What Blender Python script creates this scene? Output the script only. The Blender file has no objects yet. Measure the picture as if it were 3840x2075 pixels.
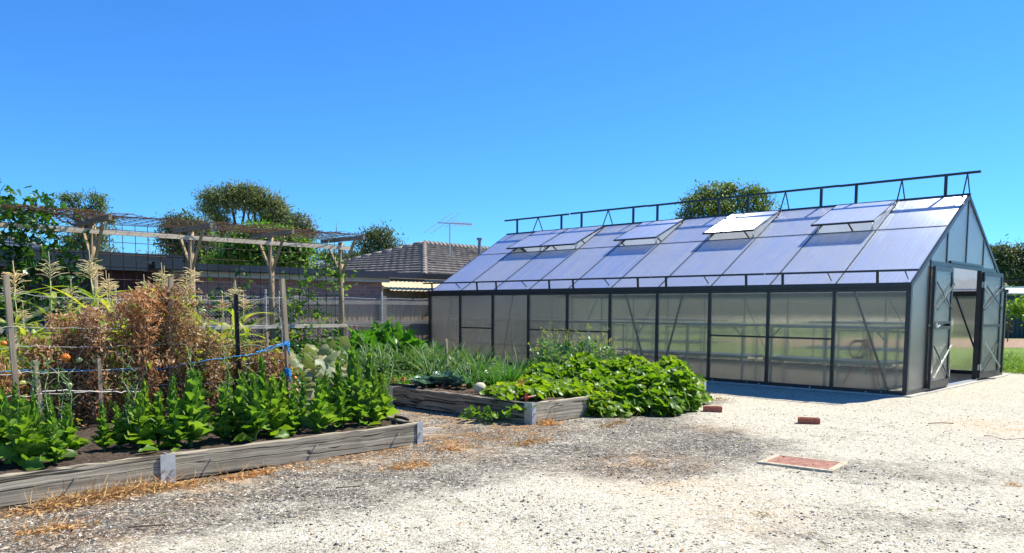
import bpy, math, random
import numpy as np
from mathutils import Matrix, Vector
rng = np.random.default_rng(7)
random.seed(7)
scene = bpy.context.scene
COL = scene.collection
# ------------------------------------------------------------------ camera model
CAMH = 1.3
FPX, CY, PIT, ROLL = 2967.63, 1396.158, 0.0816, 0.00475
YAW = math.radians(44.566)
C0 = np.array([5.924, 11.863, 0.0])
U = np.array([-math.cos(YAW), math.sin(YAW), 0.0])   # along the greenhouse, away to the left
V = np.array([math.sin(YAW), math.cos(YAW), 0.0])    # across the greenhouse, away to the right
Z = np.array([0, 0, 1.0])
GL, GW, GE, GR = 11.17, 5.44, 1.67, 3.27
BAY = GL / 10
def P(u, v, z=0.0): return C0 + U * u + V * v + Z * z
def ray(x, y):
    du, dv = x - 1920, y - CY
    cr, sr = math.cos(ROLL), math.sin(ROLL)
    a = du * cr + dv * sr; b = -du * sr + dv * cr
    up, rx = -b / FPX, a / FPX
    c, s = math.cos(PIT), math.sin(PIT)
    return np.array([rx, c + up * s, -s + up * c])
EYE = np.array([0, 0, CAMH])
def bp(x, y, z=0.0):
    r = ray(x, y); return EYE + r * ((z - CAMH) / r[2])
def bd(x, y, Y):
    r = ray(x, y); return EYE + r * (Y / r[1])
def toUV(p):
    d = np.asarray(p) - C0; return float(d @ U), float(d @ V), float(d[2])
def onU(x, y, u):
    """point of the garden on the vertical line-up plane u = const, as (v, z)"""
    r = ray(x, y); t = ((P(u, 0) - EYE) @ U) / (r @ U); p = EYE + r * t
    q = toUV(p); return q[1], q[2]
cam = bpy.data.cameras.new('camera'); cam_o = bpy.data.objects.new('camera', cam); COL.objects.link(cam_o)
f0 = ray(1920, CY); fr = f0 / np.linalg.norm(f0)
rt = ray(1921, CY) - ray(1920, CY); rt /= np.linalg.norm(rt)
upv = np.cross(rt, fr)
M = Matrix(((rt[0], upv[0], -fr[0], 0), (rt[1], upv[1], -fr[1], 0), (rt[2], upv[2], -fr[2], CAMH), (0, 0, 0, 1)))
cam_o.matrix_world = M
cam.sensor_width = 36; cam.lens = FPX / 3840 * 36; cam.shift_y = (CY - 1037.5) / 3840
cam.clip_end = 2000; cam.clip_start = 0.05
scene.camera = cam_o
# ------------------------------------------------------------------ light
SUNV = P(-0.36, 1.0) - P(0, 0); SUNV = SUNV + Z * 1.42; SUNV /= np.linalg.norm(SUNV)
EL = math.asin(SUNV[2]); AZ = math.atan2(SUNV[0], SUNV[1])
sun = bpy.data.lights.new('sun', 'SUN'); sun.energy = 5.0; sun.angle = math.radians(0.5); sun.color = (1, .93, .80)
sun_o = bpy.data.objects.new('sun', sun); COL.objects.link(sun_o)
sun_o.rotation_euler = Vector(SUNV).to_track_quat('Z', 'Y').to_euler(); sun_o.location = (0, 0, 30)
SKYTINT = (.27, .71, 1.26, 1)
w = bpy.data.worlds.new('World'); scene.world = w; w.use_nodes = True
nt = w.node_tree; nt.nodes.clear()
sky = nt.nodes.new('ShaderNodeTexSky'); sky.sky_type = 'NISHITA'; sky.sun_disc = False
sky.sun_elevation = EL; sky.sun_rotation = AZ; sky.altitude = 100; sky.air_density = 1.0; sky.dust_density = 0.0; sky.ozone_density = 1.5
hs = nt.nodes.new('ShaderNodeMix'); hs.data_type = 'RGBA'; hs.blend_type = 'MULTIPLY'; hs.inputs[0].default_value = 1.0; hs.inputs[7].default_value = SKYTINT
bg = nt.nodes.new('ShaderNodeBackground'); bg.inputs['Strength'].default_value = 0.092
wo = nt.nodes.new('ShaderNodeOutputWorld')
nt.links.new(sky.outputs[0], hs.inputs[6]); nt.links.new(hs.outputs[2], bg.inputs[0]); nt.links.new(bg.outputs[0], wo.inputs[0])
vs = scene.view_settings; scene.display_settings.display_device = 'sRGB'
vs.view_transform = 'Standard'; vs.look = 'None'; vs.gamma = 1; vs.exposure = 0.82; vs.use_curve_mapping = False
scene.render.engine = 'CYCLES'
cy = scene.cycles
cy.use_denoising = True; cy.transparent_max_bounces = 32; cy.max_bounces = 10; cy.diffuse_bounces = 4
cy.transmission_bounces = 8; cy.glossy_bounces = 4; cy.sample_clamp_indirect = 6; cy.caustics_refractive = False; cy.caustics_reflective = False
# ------------------------------------------------------------------ materials
class NT:
    def __init__(s, name):
        s.m = bpy.data.materials.new(name); s.m.use_nodes = True; s.t = s.m.node_tree; s.t.nodes.clear()
        s.out = s.t.nodes.new('ShaderNodeOutputMaterial')
    def n(s, kind, ins=None, **kw):
        nd = s.t.nodes.new('ShaderNode' + kind)
        for k, v in kw.items(): setattr(nd, k, v)
        for k, v in (ins or {}).items():
            if isinstance(v, (bpy.types.NodeSocket,)): s.t.links.new(v, nd.inputs[k])
            else: nd.inputs[k].default_value = v
        return nd
    def ramp(s, fac, stops, interp='LINEAR'):
        nd = s.n('ValToRGB', {0: fac}); cr = nd.color_ramp; cr.interpolation = interp
        while len(cr.elements) < len(stops): cr.elements.new(0.5)
        for e, (p, c) in zip(cr.elements, stops):
            e.position = p; e.color = (c[0], c[1], c[2], 1) if hasattr(c, '__len__') else (c, c, c, 1)
        return nd.outputs[0]
    def mix(s, fac, a, b, mode='MIX'):
        nd = s.n('Mix', data_type='RGBA', blend_type=mode)
        for k, v in ((0, fac), (6, a), (7, b)):
            if isinstance(v, bpy.types.NodeSocket): s.t.links.new(v, nd.inputs[k])
            else: nd.inputs[k].default_value = v if not hasattr(v, '__len__') else (v[0], v[1], v[2], 1)
        return nd.outputs[2]
    def math(s, op, a, b=0.5):
        nd = s.n('Math', {0: a, 1: b}, operation=op); return nd.outputs[0]
    def coord(s, kind='Object'): return s.n('TexCoord').outputs[kind]
    def mapping(s, vec, scale=(1, 1, 1), rot=(0, 0, 0), loc=(0, 0, 0)):
        return s.n('Mapping', {0: vec, 'Location': loc, 'Rotation': rot, 'Scale': scale}).outputs[0]
    def noise(s, vec, scale, detail=4, rough=.55, out=0):
        return s.n('TexNoise', {'Vector': vec, 'Scale': scale, 'Detail': detail, 'Roughness': rough}).outputs[out]
    def bump(s, h, strength=.4, dist=.01, normal=None):
        d = {'Height': h, 'Strength': strength, 'Distance': dist}
        if normal: d['Normal'] = normal
        return s.n('Bump', d).outputs[0]
    def done(s, sh):
        s.t.links.new(sh, s.out.inputs[0]); return s.m
    def princ(s, col, rough=.6, spec=.4, metal=0, normal=None):
        d = {'Base Color': col if isinstance(col, bpy.types.NodeSocket) else (col[0], col[1], col[2], 1), 'Roughness': rough, 'Specular IOR Level': spec, 'Metallic': metal}
        if normal: d['Normal'] = normal
        return s.n('BsdfPrincipled', d).outputs[0]
def m_simple(name, col, rough=.6, spec=.4, metal=0, var=.15, nscale=12, bump=0.0):
    t = NT(name); c = t.coord(); nz = t.noise(c, nscale, 5)
    lo = tuple(x * (1 - var) for x in col); hi = tuple(min(1, x * (1 + var)) for x in col)
    cc = t.ramp(nz, [(.3, lo), (.7, hi)])
    nm = t.bump(t.noise(c, nscale * 4, 4), bump, .01) if bump else None
    return t.done(t.princ(cc, rough, spec, metal, nm))
def m_leaf(name, cols, trans=.45, rough=.45, spec=.35, tcol=None, nscale=6):
    """leaf: colour varies from leaf to leaf; light comes through"""
    t = NT(name); g = t.n('NewGeometry').outputs['Random Per Island']
    stops = [(i / (len(cols) - 1) if len(cols) > 1 else 0, c) for i, c in enumerate(cols)]
    c = t.ramp(g, stops)
    orn = t.n('ObjectInfo').outputs['Random']; c = t.mix(1.0, c, t.ramp(orn, [(0, (.78, .86, .80)), (.5, (1, 1, 1)), (1, (1.18, 1.06, .9))]), 'MULTIPLY')
    nz = t.noise(t.coord(), nscale, 3)
    c = t.mix(.5, c, t.ramp(nz, [(.3, (.55, .55, .55)), (.7, (1, 1, 1))]), 'MULTIPLY')
    p = t.princ(c, rough, spec)
    tc = t.mix(1.0, c, tcol or (1.5, 1.7, .55), 'MULTIPLY')
    tr = t.n('BsdfTranslucent', {0: tc}).outputs[0]
    return t.done(t.n('MixShader', {0: trans, 1: p, 2: tr}).outputs[0])
def m_wood(name, base, dark, scale=1.0, rough=.85, crack=True, axis='U'):
    t = NT(name); c = t.coord()
    ang = {'U': math.atan2(U[1], U[0]), 'V': math.atan2(V[1], V[0]), 'X': 0, 'Z': 0}[axis]
    if axis == 'Z': m = t.mapping(c, scale=(22 * scale, 22 * scale, .9 * scale))
    else:
        m0 = t.mapping(c, rot=(0, 0, -ang)); m = t.mapping(m0, scale=(.55 * scale, 20 * scale, 20 * scale))
    warp = t.noise(t.mapping(c, scale=(1.5, 1.5, 1.5)), 1.2, 2, out=1)
    mv = t.n('VectorMath', {0: m, 1: t.n('VectorMath', {0: warp, 3: .9}, operation='SCALE').outputs[0]}, operation='ADD').outputs[0]
    grain = t.noise(mv, 2.0, 8, .62)
    col = t.ramp(grain, [(.25, dark), (.5, tuple((a + b) / 2 for a, b in zip(base, dark))), (.75, base)])
    big = t.noise(c, 2.5, 4)
    col = t.mix(.6, col, t.ramp(big, [(.3, (.6, .6, .6)), (.7, (1.1, 1.08, 1.05))]), 'MULTIPLY')
    h = grain
    if crack:
        cr = t.noise(t.mapping(mv, scale=(.55, .5, .5)), 1.1, 3, .5)
        cm = t.ramp(cr, [(.47, 1), (.494, .05), (.506, .05), (.53, 1)])
        col = t.mix(.9, col, cm, 'MULTIPLY')
        h = t.mix(.7, grain, cm, 'MULTIPLY')
    return t.done(t.princ(col, rough, .2, 0, t.bump(h, .6, .01)))
def m_panel(name, clear=.4, tint=(.80, .82, .80), refr=.3, rough=.3, axis='Z', white=.82):
    """twin-wall polycarbonate: half clear, half milky, fluted"""
    t = NT(name); c = t.coord()
    ang = math.atan2(U[1], U[0])
    m = t.mapping(c, rot=(0, 0, -ang))
    sx = t.n('SeparateXYZ', {0: m}).outputs
    def flutes(freq, o):
        return t.math('SINE', t.math('MULTIPLY', o, freq))
    src = {'Z': 0, 'G': 1, 'R': 0}[axis]
    fl = flutes(2 * math.pi / .012, sx[src])
    wob = t.noise(t.mapping(m, scale=(60, 60, 3) if axis != 'R' else (60, 1.5, 1.5)), 1.0, 3)
    h = t.math('ADD', t.math('MULTIPLY', fl, .35), wob)
    nm = t.bump(h, .35, .004)
    dirt = t.noise(c, 1.7, 5)
    st = t.ramp(wob, [(.3, .82), (.7, 1.0)])
    wh = t.mix(1.0, t.mix(1.0, st, (1, .97, .83) if axis != 'R' else (1, 1, 1), 'MULTIPLY'), t.ramp(dirt, [(.3, tuple(white * k for k in (.93, .93, .92))), (.7, (white, white, white))]), 'MULTIPLY')
    tr = t.n('BsdfTransparent', {0: (*tint, 1)}).outputs[0]
    rf = t.n('BsdfRefraction', {'Color': (*tint, 1), 'Roughness': rough, 'IOR': 1.12, 'Normal': nm}).outputs[0]
    di = t.n('BsdfDiffuse', {0: wh}).outputs[0]
    tl = t.n('BsdfTranslucent', {0: wh}).outputs[0]
    milk = t.n('MixShader', {0: .5 if axis != 'R' else .35, 1: di, 2: tl}).outputs[0]
    thru = t.n('MixShader', {0: refr, 1: tr, 2: rf}).outputs[0]
    body = t.n('MixShader', {0: 1 - clear, 1: thru, 2: milk}).outputs[0]
    gd = {0: (1, 1, 1, 1), 'Roughness': .22, 'Normal': nm}
    if axis == 'R':   # the flutes run down the slope and stretch the sun's glint across them
        sl = (V * (GW / 2) + Z * (GR - GE)); sl = sl / np.linalg.norm(sl)
        gd = {0: (.86, .92, 1, 1), 'Roughness': .42, 'Anisotropy': .95, 'Rotation': 0.0, 'Tangent': t.n('CombineXYZ', {0: float(sl[0]), 1: float(sl[1]), 2: float(sl[2])}).outputs[0]}
    gl = t.n('BsdfAnisotropic', gd).outputs[0]
    fz = t.n('Fresnel', {'IOR': 1.45 if axis != 'R' else 1.75}).outputs[0]
    if axis == 'R':
        g2 = t.n('BsdfAnisotropic', {0: (.66, .78, 1, 1), 'Roughness': .48}).outputs[0]
        gl = t.n('MixShader', {0: .75, 1: gl, 2: g2}).outputs[0]
    if axis == 'R':
        sm = t.noise(t.mapping(m, scale=(38, .25, .25)), 1.0, 4, .7)
        fz = t.math('MULTIPLY', t.math('ADD', fz, .36), t.n('MapRange', {0: sm, 1: .3, 2: .7, 3: .6, 4: 1.4}).outputs[0])
        ge = t.n('NewGeometry').outputs; upz = t.math('GREATER_THAN', t.n('SeparateXYZ', {0: ge['True Normal']}).outputs[2], .2)
        oi = t.n('ObjectInfo').outputs['Random']; fz = t.math('MULTIPLY', fz, t.n('MapRange', {0: oi, 3: .78, 4: 1.25}).outputs[0]); grime = t.noise(t.mapping(m, scale=(6, 1.2, 1.2)), 1.0, 6, .7); fz = t.math('MULTIPLY', fz, t.n('MapRange', {0: grime, 1: .3, 2: .7, 3: .7, 4: 1.2}).outputs[0])
        outside = t.math('MULTIPLY', upz, t.math('SUBTRACT', 1.0, ge['Backfacing'])); fz = t.math('MULTIPLY', fz, t.math('ADD', .15, t.math('MULTIPLY', outside, .85)))
    return t.done(t.n('MixShader', {0: fz, 1: body, 2: gl}).outputs[0])
def m_brick(name, c1, c2, mortar):
    t = NT(name); c = t.coord()
    m = t.mapping(c, rot=(0, 0, -math.atan2(V[1], V[0])))
    s = t.n('SeparateXYZ', {0: m}).outputs
    cb = t.n('CombineXYZ', {0: s[0], 1: s[2]}).outputs[0]
    b = t.n('TexBrick', {'Vector': cb, 'Color1': (*c1, 1), 'Color2': (*c2, 1), 'Mortar': (*mortar, 1), 'Scale': 1.0, 'Mortar Size': .011, 'Mortar Smooth': .2, 'Bias': -.1, 'Brick Width': .24, 'Row Height': .086})
    nz = t.noise(c, 9, 5)
    col = t.mix(.6, b.outputs[0], t.ramp(nz, [(.25, (.55, .55, .58)), (.75, (1.15, 1.1, 1.1))]), 'MULTIPLY')
    h = t.math('SUBTRACT', t.noise(c, 60, 4), t.math('MULTIPLY', b.outputs[1], 1.5))
    return t.done(t.princ(col, .9, .15, 0, t.bump(h, .6, .008)))
MAT = {}
def defmats():
    M = MAT
    M['frame'] = m_simple('dark_aluminium', (.022, .024, .027), .38, .5, 0, .25, 8)
    M['silver'] = m_simple('bare_aluminium', (.62, .62, .60), .3, .5, .9, .1, 20)
    M['galv'] = m_simple('galvanised_steel', (.50, .51, .49), .5, .5, .35, .22, 14, .1)
    M['bench'] = m_simple('pale_steel', (.62, .66, .66), .35, .5, .3, .08, 6)
    M['wall_panel'] = m_panel('wall_polycarbonate', .80, (.98, .975, .925), .38, .08, 'Z', .72)
    M['gable_panel'] = m_panel('gable_polycarbonate', .68, (.95, .95, .94), .45, .15, 'G', .6)
    M['roof_panel'] = m_panel('roof_polycarbonate', .52, (.96, .965, .98), .3, .2, 'R', .9)
    M['sleeper_u'] = m_wood('weathered_sleeper_side', (.50, .44, .33), (.06, .05, .036), 1, .9, True, 'U')
    M['sleeper_v'] = m_wood('weathered_sleeper_front', (.66, .585, .43), (.075, .062, .045), 1, .9, True, 'V')
    M['pale_wood_v'] = m_wood('pale_beam_wood', (.80, .70, .56), (.48, .40, .30), 1, .8, False, 'V')
    M['grey_wood_u'] = m_wood('grey_arm_wood', (.42, .36, .27), (.17, .14, .10), 1, .8, False, 'U')
    M['post_wood'] = m_wood('post_wood', (.52, .40, .24), (.24, .18, .11), 1, .8, False, 'Z')
    M['stake_wood'] = m_wood('stake_wood', (.55, .44, .30), (.26, .20, .13), 1, .8, False, 'Z')
    M['paling'] = m_wood('paling_wood', (.46, .37, .24), (.15, .12, .08), 1, .9, False, 'Z')
    M['rail_grey'] = m_wood('fence_rail_wood', (.34, .33, .29), (.15, .14, .12), 1, .9, False, 'V')
    M['rust_wire'] = m_simple('rusty_wire', (.05, .03, .022), .7, .3, .3, .3, 10)
    M['wire'] = m_simple('fence_wire', (.42, .42, .41), .6, .3, 0, .15, 10)
    M['white_cord'] = m_simple('white_cord', (.55, .52, .46), .7, .2, 0, .1, 30)
    M['blue_twine'] = m_simple('blue_twine', (.01, .26, .62), .6, .3, 0, .2, 60)
    M['black_steel'] = m_simple('black_steel', (.012, .012, .013), .5, .4, 0, .2, 20)
    M['soil'] = m_simple('soil', (.105, .078, .058), .95, .1, 0, .55, 30, .9)
    M['mulch_soil'] = m_simple('dark_soil', (.07, .052, .04), .95, .1, 0, .6, 40, .9)
    M['straw'] = m_leaf('straw', [(.50, .28, .10), (.68, .46, .20), (.55, .25, .09), (.75, .58, .32)], .2, .7, .1, (1.1, 1, .8))
    M['red_brick'] = m_simple('red_brick', (.36, .12, .075), .85, .2, 0, .3, 25, .4)
    M['lid_red'] = m_simple('red_lid', (.30, .155, .115), .85, .15, 0, .4, 14, .2)
    M['cream_stone'] = m_simple('cream_concrete', (.46, .40, .29), .9, .1, 0, .35, 25, .3)
    M['stone'] = None
    M['brick_wall'] = m_brick('brick_wall', (.55, .27, .20), (.40, .19, .15), (.42, .37, .32))
    M['gutter'] = m_simple('dark_gutter', (.025, .028, .035), .25, .6, 0, .15, 3)
    M['fascia'] = m_simple('cream_fascia', (.60, .55, .45), .6, .3, 0, .1, 5)
    M['tile'] = m_simple('roof_tile', (.27, .235, .20), .75, .3, 0, .35, 5, .2)
    M['tile_cap'] = m_simple('roof_ridge_tile', (.26, .225, .19), .75, .3, 0, .3, 5, .2)
    M['metal_roof'] = m_simple('grey_metal_roof', (.16, .19, .23), .45, .4, 0, .08, 4)
    M['corrugated'] = m_simple('yellowed_corrugated_sheet', (.50, .42, .26), .6, .3, 0, .18, 5)
    M['shed_green'] = m_simple('green_shed_steel', (.012, .05, .045), .45, .4, 0, .12, 3)
    M['shed_roof'] = m_simple('pale_shed_roof', (.50, .60, .52), .5, .4, 0, .08, 3)
    M['bark'] = m_simple('bark', (.10, .075, .055), .9, .1, 0, .4, 8, .4)
    M['gum_leaf'] = m_leaf('gum_foliage', [(.10, .15, .045), (.15, .195, .06), (.19, .22, .08), (.11, .16, .05)], .34, .5, .35, (1.3, 1.4, .6), 1)
    M['dark_leaf'] = m_leaf('dark_foliage', [(.07, .10, .04), (.10, .14, .052), (.13, .16, .065)], .3, .5, .3, (1.3, 1.4, .6), 1)
    M['grey_leaf'] = m_leaf('grey_green_foliage', [(.14, .16, .08), (.20, .22, .11), (.11, .13, .07)], .25, .5, .3, (1.3, 1.3, .7), 1)
    M['bright_leaf'] = m_leaf('bright_foliage', [(.12, .23, .035), (.17, .30, .05), (.23, .35, .07), (.09, .18, .03)], .45, .45, .35)
    M['olive_leaf'] = m_leaf('olive_foliage', [(.12, .17, .05), (.17, .22, .07), (.21, .25, .085), (.10, .14, .045)], .38, .45, .35)
    M['vine_leaf'] = m_leaf('vine_leaf', [(.035, .10, .018), (.06, .15, .025), (.09, .2, .03), (.03, .075, .015)], .38, .3, .5)
    M['dry_leaf'] = m_leaf('dry_brown_leaf', [(.48, .27, .13), (.66, .45, .26), (.78, .60, .40), (.34, .17, .08), (.58, .36, .19), (.20, .10, .05), (.72, .52, .32)], .25, .75, .15, (1.5, 1.15, .8), 20)
    M['rust_stem'] = m_simple('rust_brown_rods', (.13, .06, .035), .8, .2, 0, .3, 10)
    M['dry_stem'] = m_simple('dry_stem', (.33, .22, .10), .8, .2, 0, .3, 15)
    M['lettuce'] = m_leaf('lettuce_leaf', [(.10, .24, .035), (.15, .32, .05), (.21, .40, .07), (.075, .18, .035), (.30, .47, .12)], .44, .5, .22, (1.6, 1.5, .45), 8)
    M['lettuce_stem'] = m_simple('lettuce_stem', (.16, .30, .09), .6, .3, 0, .2, 15)
    M['corn_leaf'] = m_leaf('corn_leaf', [(.22, .36, .06), (.32, .44, .08), (.46, .50, .12), (.16, .30, .06)], .5, .4, .4, (1.5, 1.35, .45))
    M['corn_stem'] = m_simple('corn_stem', (.30, .36, .12), .6, .3, 0, .25, 12)
    M['tassel'] = m_leaf('tassel', [(.88, .74, .42), (.95, .84, .56), (.80, .64, .34)], .3, .7, .2, (1, 1, .8))
    M['melon_leaf'] = m_leaf('melon_leaf', [(.10, .20, .02), (.13, .27, .025), (.18, .33, .035), (.25, .39, .05), (.07, .14, .02)], .44, .42, .4, (1.6, 1.55, .4), 10)
    M['yellow_leaf'] = m_leaf('yellow_leaf', [(.55, .42, .04), (.6, .5, .08)], .4, .5, .3, (1.2, 1.1, .4))
    M['vine_stem'] = m_simple('vine_stem', (.30, .38, .16), .6, .3, 0, .25, 15)
    M['leek'] = m_leaf('leek_leaf', [(.06, .14, .045), (.09, .19, .06), (.13, .25, .08), (.20, .31, .13), (.05, .11, .04)], .3, .5, .25, (1.4, 1.4, .6))
    M['onion'] = m_leaf('onion_leaf', [(.05, .16, .03), (.08, .23, .04), (.12, .28, .06)], .35, .35, .5)
    M['zucchini'] = m_leaf('zucchini_leaf', [(.06, .17, .02), (.09, .24, .03), (.13, .3, .05)], .42, .4, .4)
    M['pumpkin_leaf'] = m_leaf('old_pumpkin_leaf', [(.22, .27, .14), (.35, .38, .24), (.16, .22, .08), (.42, .40, .24), (.12, .19, .06)], .3, .5, .4, (1.2, 1.3, .7))
    M['cabbage'] = m_leaf('cabbage_leaf', [(.12, .24, .22), (.18, .33, .30), (.28, .44, .40), (.08, .17, .17)], .2, .3, .6, (1.1, 1.3, .9))
    M['brassica'] = m_leaf('brassica_leaf', [(.07, .17, .05), (.12, .24, .08), (.2, .32, .14)], .35, .4, .4)
    M['yellow_flower'] = m_leaf('yellow_flower', [(.62, .62, .06), (.7, .68, .15)], .4, .6, .2, (1.2, 1.2, .5))
    M['grass'] = m_leaf('grass', [(.10, .20, .03), (.15, .27, .045), (.20, .33, .06), (.25, .32, .09)], .4, .5, .3)
    M['weed'] = m_leaf('weed', [(.12, .24, .03), (.18, .32, .05), (.24, .38, .07)], .4, .5, .3)
    M['melon'] = m_simple('melon_rind', (.55, .50, .34), .7, .3, 0, .18, 45, .5)
    M['tomato'] = m_simple('orange_tomato', (.75, .20, .02), .25, .5, 0, .12, 10)
    M['green_tomato'] = m_simple('green_tomato', (.45, .52, .22), .3, .5, 0, .15, 10)
    M['pipe_brown'] = m_simple('brown_drip_pipe', (.32, .20, .12), .6, .3, 0, .15, 10)
    M['red_plastic'] = m_simple('red_plastic', (.55, .07, .03), .45, .4, 0, .1, 10)
    M['orange_paint'] = m_simple('orange_paint', (.65, .10, .03), .4, .4, 0, .1, 10)
    M['black_plastic'] = m_simple('black_plastic', (.015, .015, .017), .5, .4, 0, .1, 10)
    M['brick_painted_shade'] = m_simple('dark_shaded_wall', (.09, .04, .035), .9, .1, 0, .2, 10)  # shade on the garage's left wall, painted in as a dark colour
    M['house_wall'] = m_simple('cream_house_wall', (.45, .40, .33), .85, .2, 0, .1, 6)
    M['concrete'] = m_simple('concrete', (.48, .45, .40), .9, .1, 0, .2, 10, .3)
defmats()
# ------------------------------------------------------------------ mesh tools
def rotm(axis, a):
    x, y, z = axis / np.linalg.norm(axis); c, s = math.cos(a), math.sin(a)
    return np.array([[c + x * x * (1 - c), x * y * (1 - c) - z * s, x * z * (1 - c) + y * s],
                     [y * x * (1 - c) + z * s, c + y * y * (1 - c), y * z * (1 - c) - x * s],
                     [z * x * (1 - c) - y * s, z * y * (1 - c) + x * s, c + z * z * (1 - c)]])
class MB:
    def __init__(s): s.v = []; s.f = {3: [], 4: []}; s.n = 0
    def add(s, V_, F_):
        V_ = np.asarray(V_, float).reshape(-1, 3); s.v.append(V_)
        if isinstance(F_, dict):
            for k in (3, 4):
                if k in F_ and len(F_[k]): s.f[k].append(np.asarray(F_[k], int) + s.n)
        else:
            for k in (3, 4):
                q = [f for f in F_ if len(f) == k]
                if q: s.f[k].append(np.asarray(q, int) + s.n)
        s.n += len(V_); return s
    def box(s, c, size, ax=None):
        """box with centre c and full sizes along axes ax (3 vectors; default world)"""
        ax = np.eye(3) if ax is None else np.asarray(ax)
        h = np.asarray(size) / 2
        sg = np.array([[a, b, d] for d in (-1, 1) for b in (-1, 1) for a in (-1, 1)], float) * h
        F = np.array([(0, 2, 3, 1), (4, 5, 7, 6), (0, 1, 5, 4), (2, 6, 7, 3), (0, 4, 6, 2), (1, 3, 7, 5)])
        if np.linalg.det(ax) < 0: F = F[:, ::-1]
        return s.add(np.asarray(c) + sg @ ax, {4: F})
    def uvbox(s, u0, u1, v0, v1, z0, z1):
        return s.box(P((u0 + u1) / 2, (v0 + v1) / 2, (z0 + z1) / 2), (abs(u1 - u0), abs(v1 - v0), abs(z1 - z0)), (U, V, Z))
    def beam(s, a, b, w, h, up=Z):
        a = np.asarray(a, float); b = np.asarray(b, float); d = b - a; L = np.linalg.norm(d); d = d / L
        if abs(d @ up) > .98: up = U
        x = np.cross(up, d); x /= np.linalg.norm(x); y = np.cross(d, x)
        return s.box((a + b) / 2, (w, h, L), (x, y, d))
    def tube(s, pts, r, n=8, cap=True):
        pts = np.asarray(pts, float); k = len(pts); r = np.full(k, r, float) if np.isscalar(r) else np.asarray(r, float)
        V_ = []; x = None
        for i in range(k):
            d = pts[min(i + 1, k - 1)] - pts[max(i - 1, 0)]; d /= (np.linalg.norm(d) + 1e-9)
            if x is None:
                x = np.cross(d, Z if abs(d[2]) < .9 else np.array([1., 0, 0]))
            x = x - d * (x @ d); x /= (np.linalg.norm(x) + 1e-9); y = np.cross(d, x)
            a = np.arange(n) * 2 * math.pi / n
            V_.append(pts[i] + r[i] * (np.cos(a)[:, None] * x + np.sin(a)[:, None] * y))
        F4 = [(i * n + j, i * n + (j + 1) % n, (i + 1) * n + (j + 1) % n, (i + 1) * n + j) for i in range(k - 1) for j in range(n)]
        V_ = np.concatenate(V_); F3 = []
        if cap:
            V_ = np.vstack([V_, pts[0], pts[-1]])
            F3 = [(k * n, (j + 1) % n, j) for j in range(n)] + [(k * n + 1, (k - 1) * n + j, (k - 1) * n + (j + 1) % n) for j in range(n)]
        return s.add(V_, {4: F4, 3: F3})
    def ball(s, c, r, nu=12, nv=8, jit=0):
        r = np.asarray([r] * 3 if np.isscalar(r) else r, float); V_ = []
        for i in range(nv + 1):
            th = math.pi * i / nv
            for j in range(nu):
                ph = 2 * math.pi * j / nu
                V_.append((math.sin(th) * math.cos(ph), math.sin(th) * math.sin(ph), math.cos(th)))
        V_ = np.array(V_) * (1 + jit * rng.uniform(-1, 1, (len(V_), 1))) * r + np.asarray(c)
        F = [(i * nu + j, (i + 1) * nu + j, (i + 1) * nu + (j + 1) % nu, i * nu + (j + 1) % nu) for i in range(nv) for j in range(nu)]
        return s.add(V_, {4: F})
    def scatter(s, tmpl, T, R, S):
        """copies of tmpl = (verts, faces dict) at T (m,3), rotations R (m,3,3) (columns are axes), scales S (m,) or (m,3)"""
        v, f = tmpl; m = len(T)
        if m == 0: return s
        S = np.asarray(S, float); S = S[:, None, None] if S.ndim == 1 else S[:, None, :]
        VV = np.einsum('mij,mnj->mni', R, v[None] * S) + np.asarray(T)[:, None, :]
        n = len(v); off = (np.arange(m) * n)[:, None, None]
        F_ = {k: (np.asarray(a)[None] + off).reshape(-1, k) for k, a in f.items() if len(a)}
        return s.add(VV.reshape(-1, 3), F_)
    def mesh(s, name, mat, smooth=False, org=(0, 0, 0)):
        me = bpy.data.meshes.new(name)
        if s.n:
            V_ = np.concatenate(s.v) - np.asarray(org)
            f3 = np.concatenate(s.f[3]) if s.f[3] else np.zeros((0, 3), int); f4 = np.concatenate(s.f[4]) if s.f[4] else np.zeros((0, 4), int)
            me.vertices.add(len(V_)); me.vertices.foreach_set('co', V_.astype(np.float32).ravel())
            li = np.concatenate([f4.ravel(), f3.ravel()]).astype(np.int32)
            ls = np.concatenate([np.arange(len(f4)) * 4, len(f4) * 4 + np.arange(len(f3)) * 3]).astype(np.int32)
            me.loops.add(len(li)); me.loops.foreach_set('vertex_index', li)
            me.polygons.add(len(ls)); me.polygons.foreach_set('loop_start', ls)
            me.update(calc_edges=True)
            me.polygons.foreach_set('use_smooth', np.full(len(ls), bool(smooth)))
            me.validate()
        me.materials.append(MAT[mat] if isinstance(mat, str) else mat)
        return me
    def build(s, name, mat, parent=None, smooth=False, org=None, label=None, cat=None, group=None, kind=None):
        """links the collected shapes as one mesh object; world-space verts are made relative to the thing's base"""
        if parent is not None: base = ORG[parent.name]
        else: base = np.zeros(3) if org is None else np.asarray(org, float)
        me = s.mesh(name, mat, smooth, base)
        o = bpy.data.objects.new(name, me); COL.objects.link(o); ORG[o.name] = base
        if parent is not None: o.parent = parent
        else: o.location = base
        tag(o, label, cat, group, kind); return o
ORG = {}
def tag(o, label=None, cat=None, group=None, kind=None):
    for k, v in (('label', label), ('category', cat), ('group', group), ('kind', kind)):
        if v: o[k] = v
def thing(name, label, cat, loc=(0, 0, 0), group=None):
    o = bpy.data.objects.new(name, None); COL.objects.link(o); o.empty_display_size = .1
    o.location = loc; ORG[o.name] = np.asarray(loc, float); tag(o, label, cat, group); return o
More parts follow.
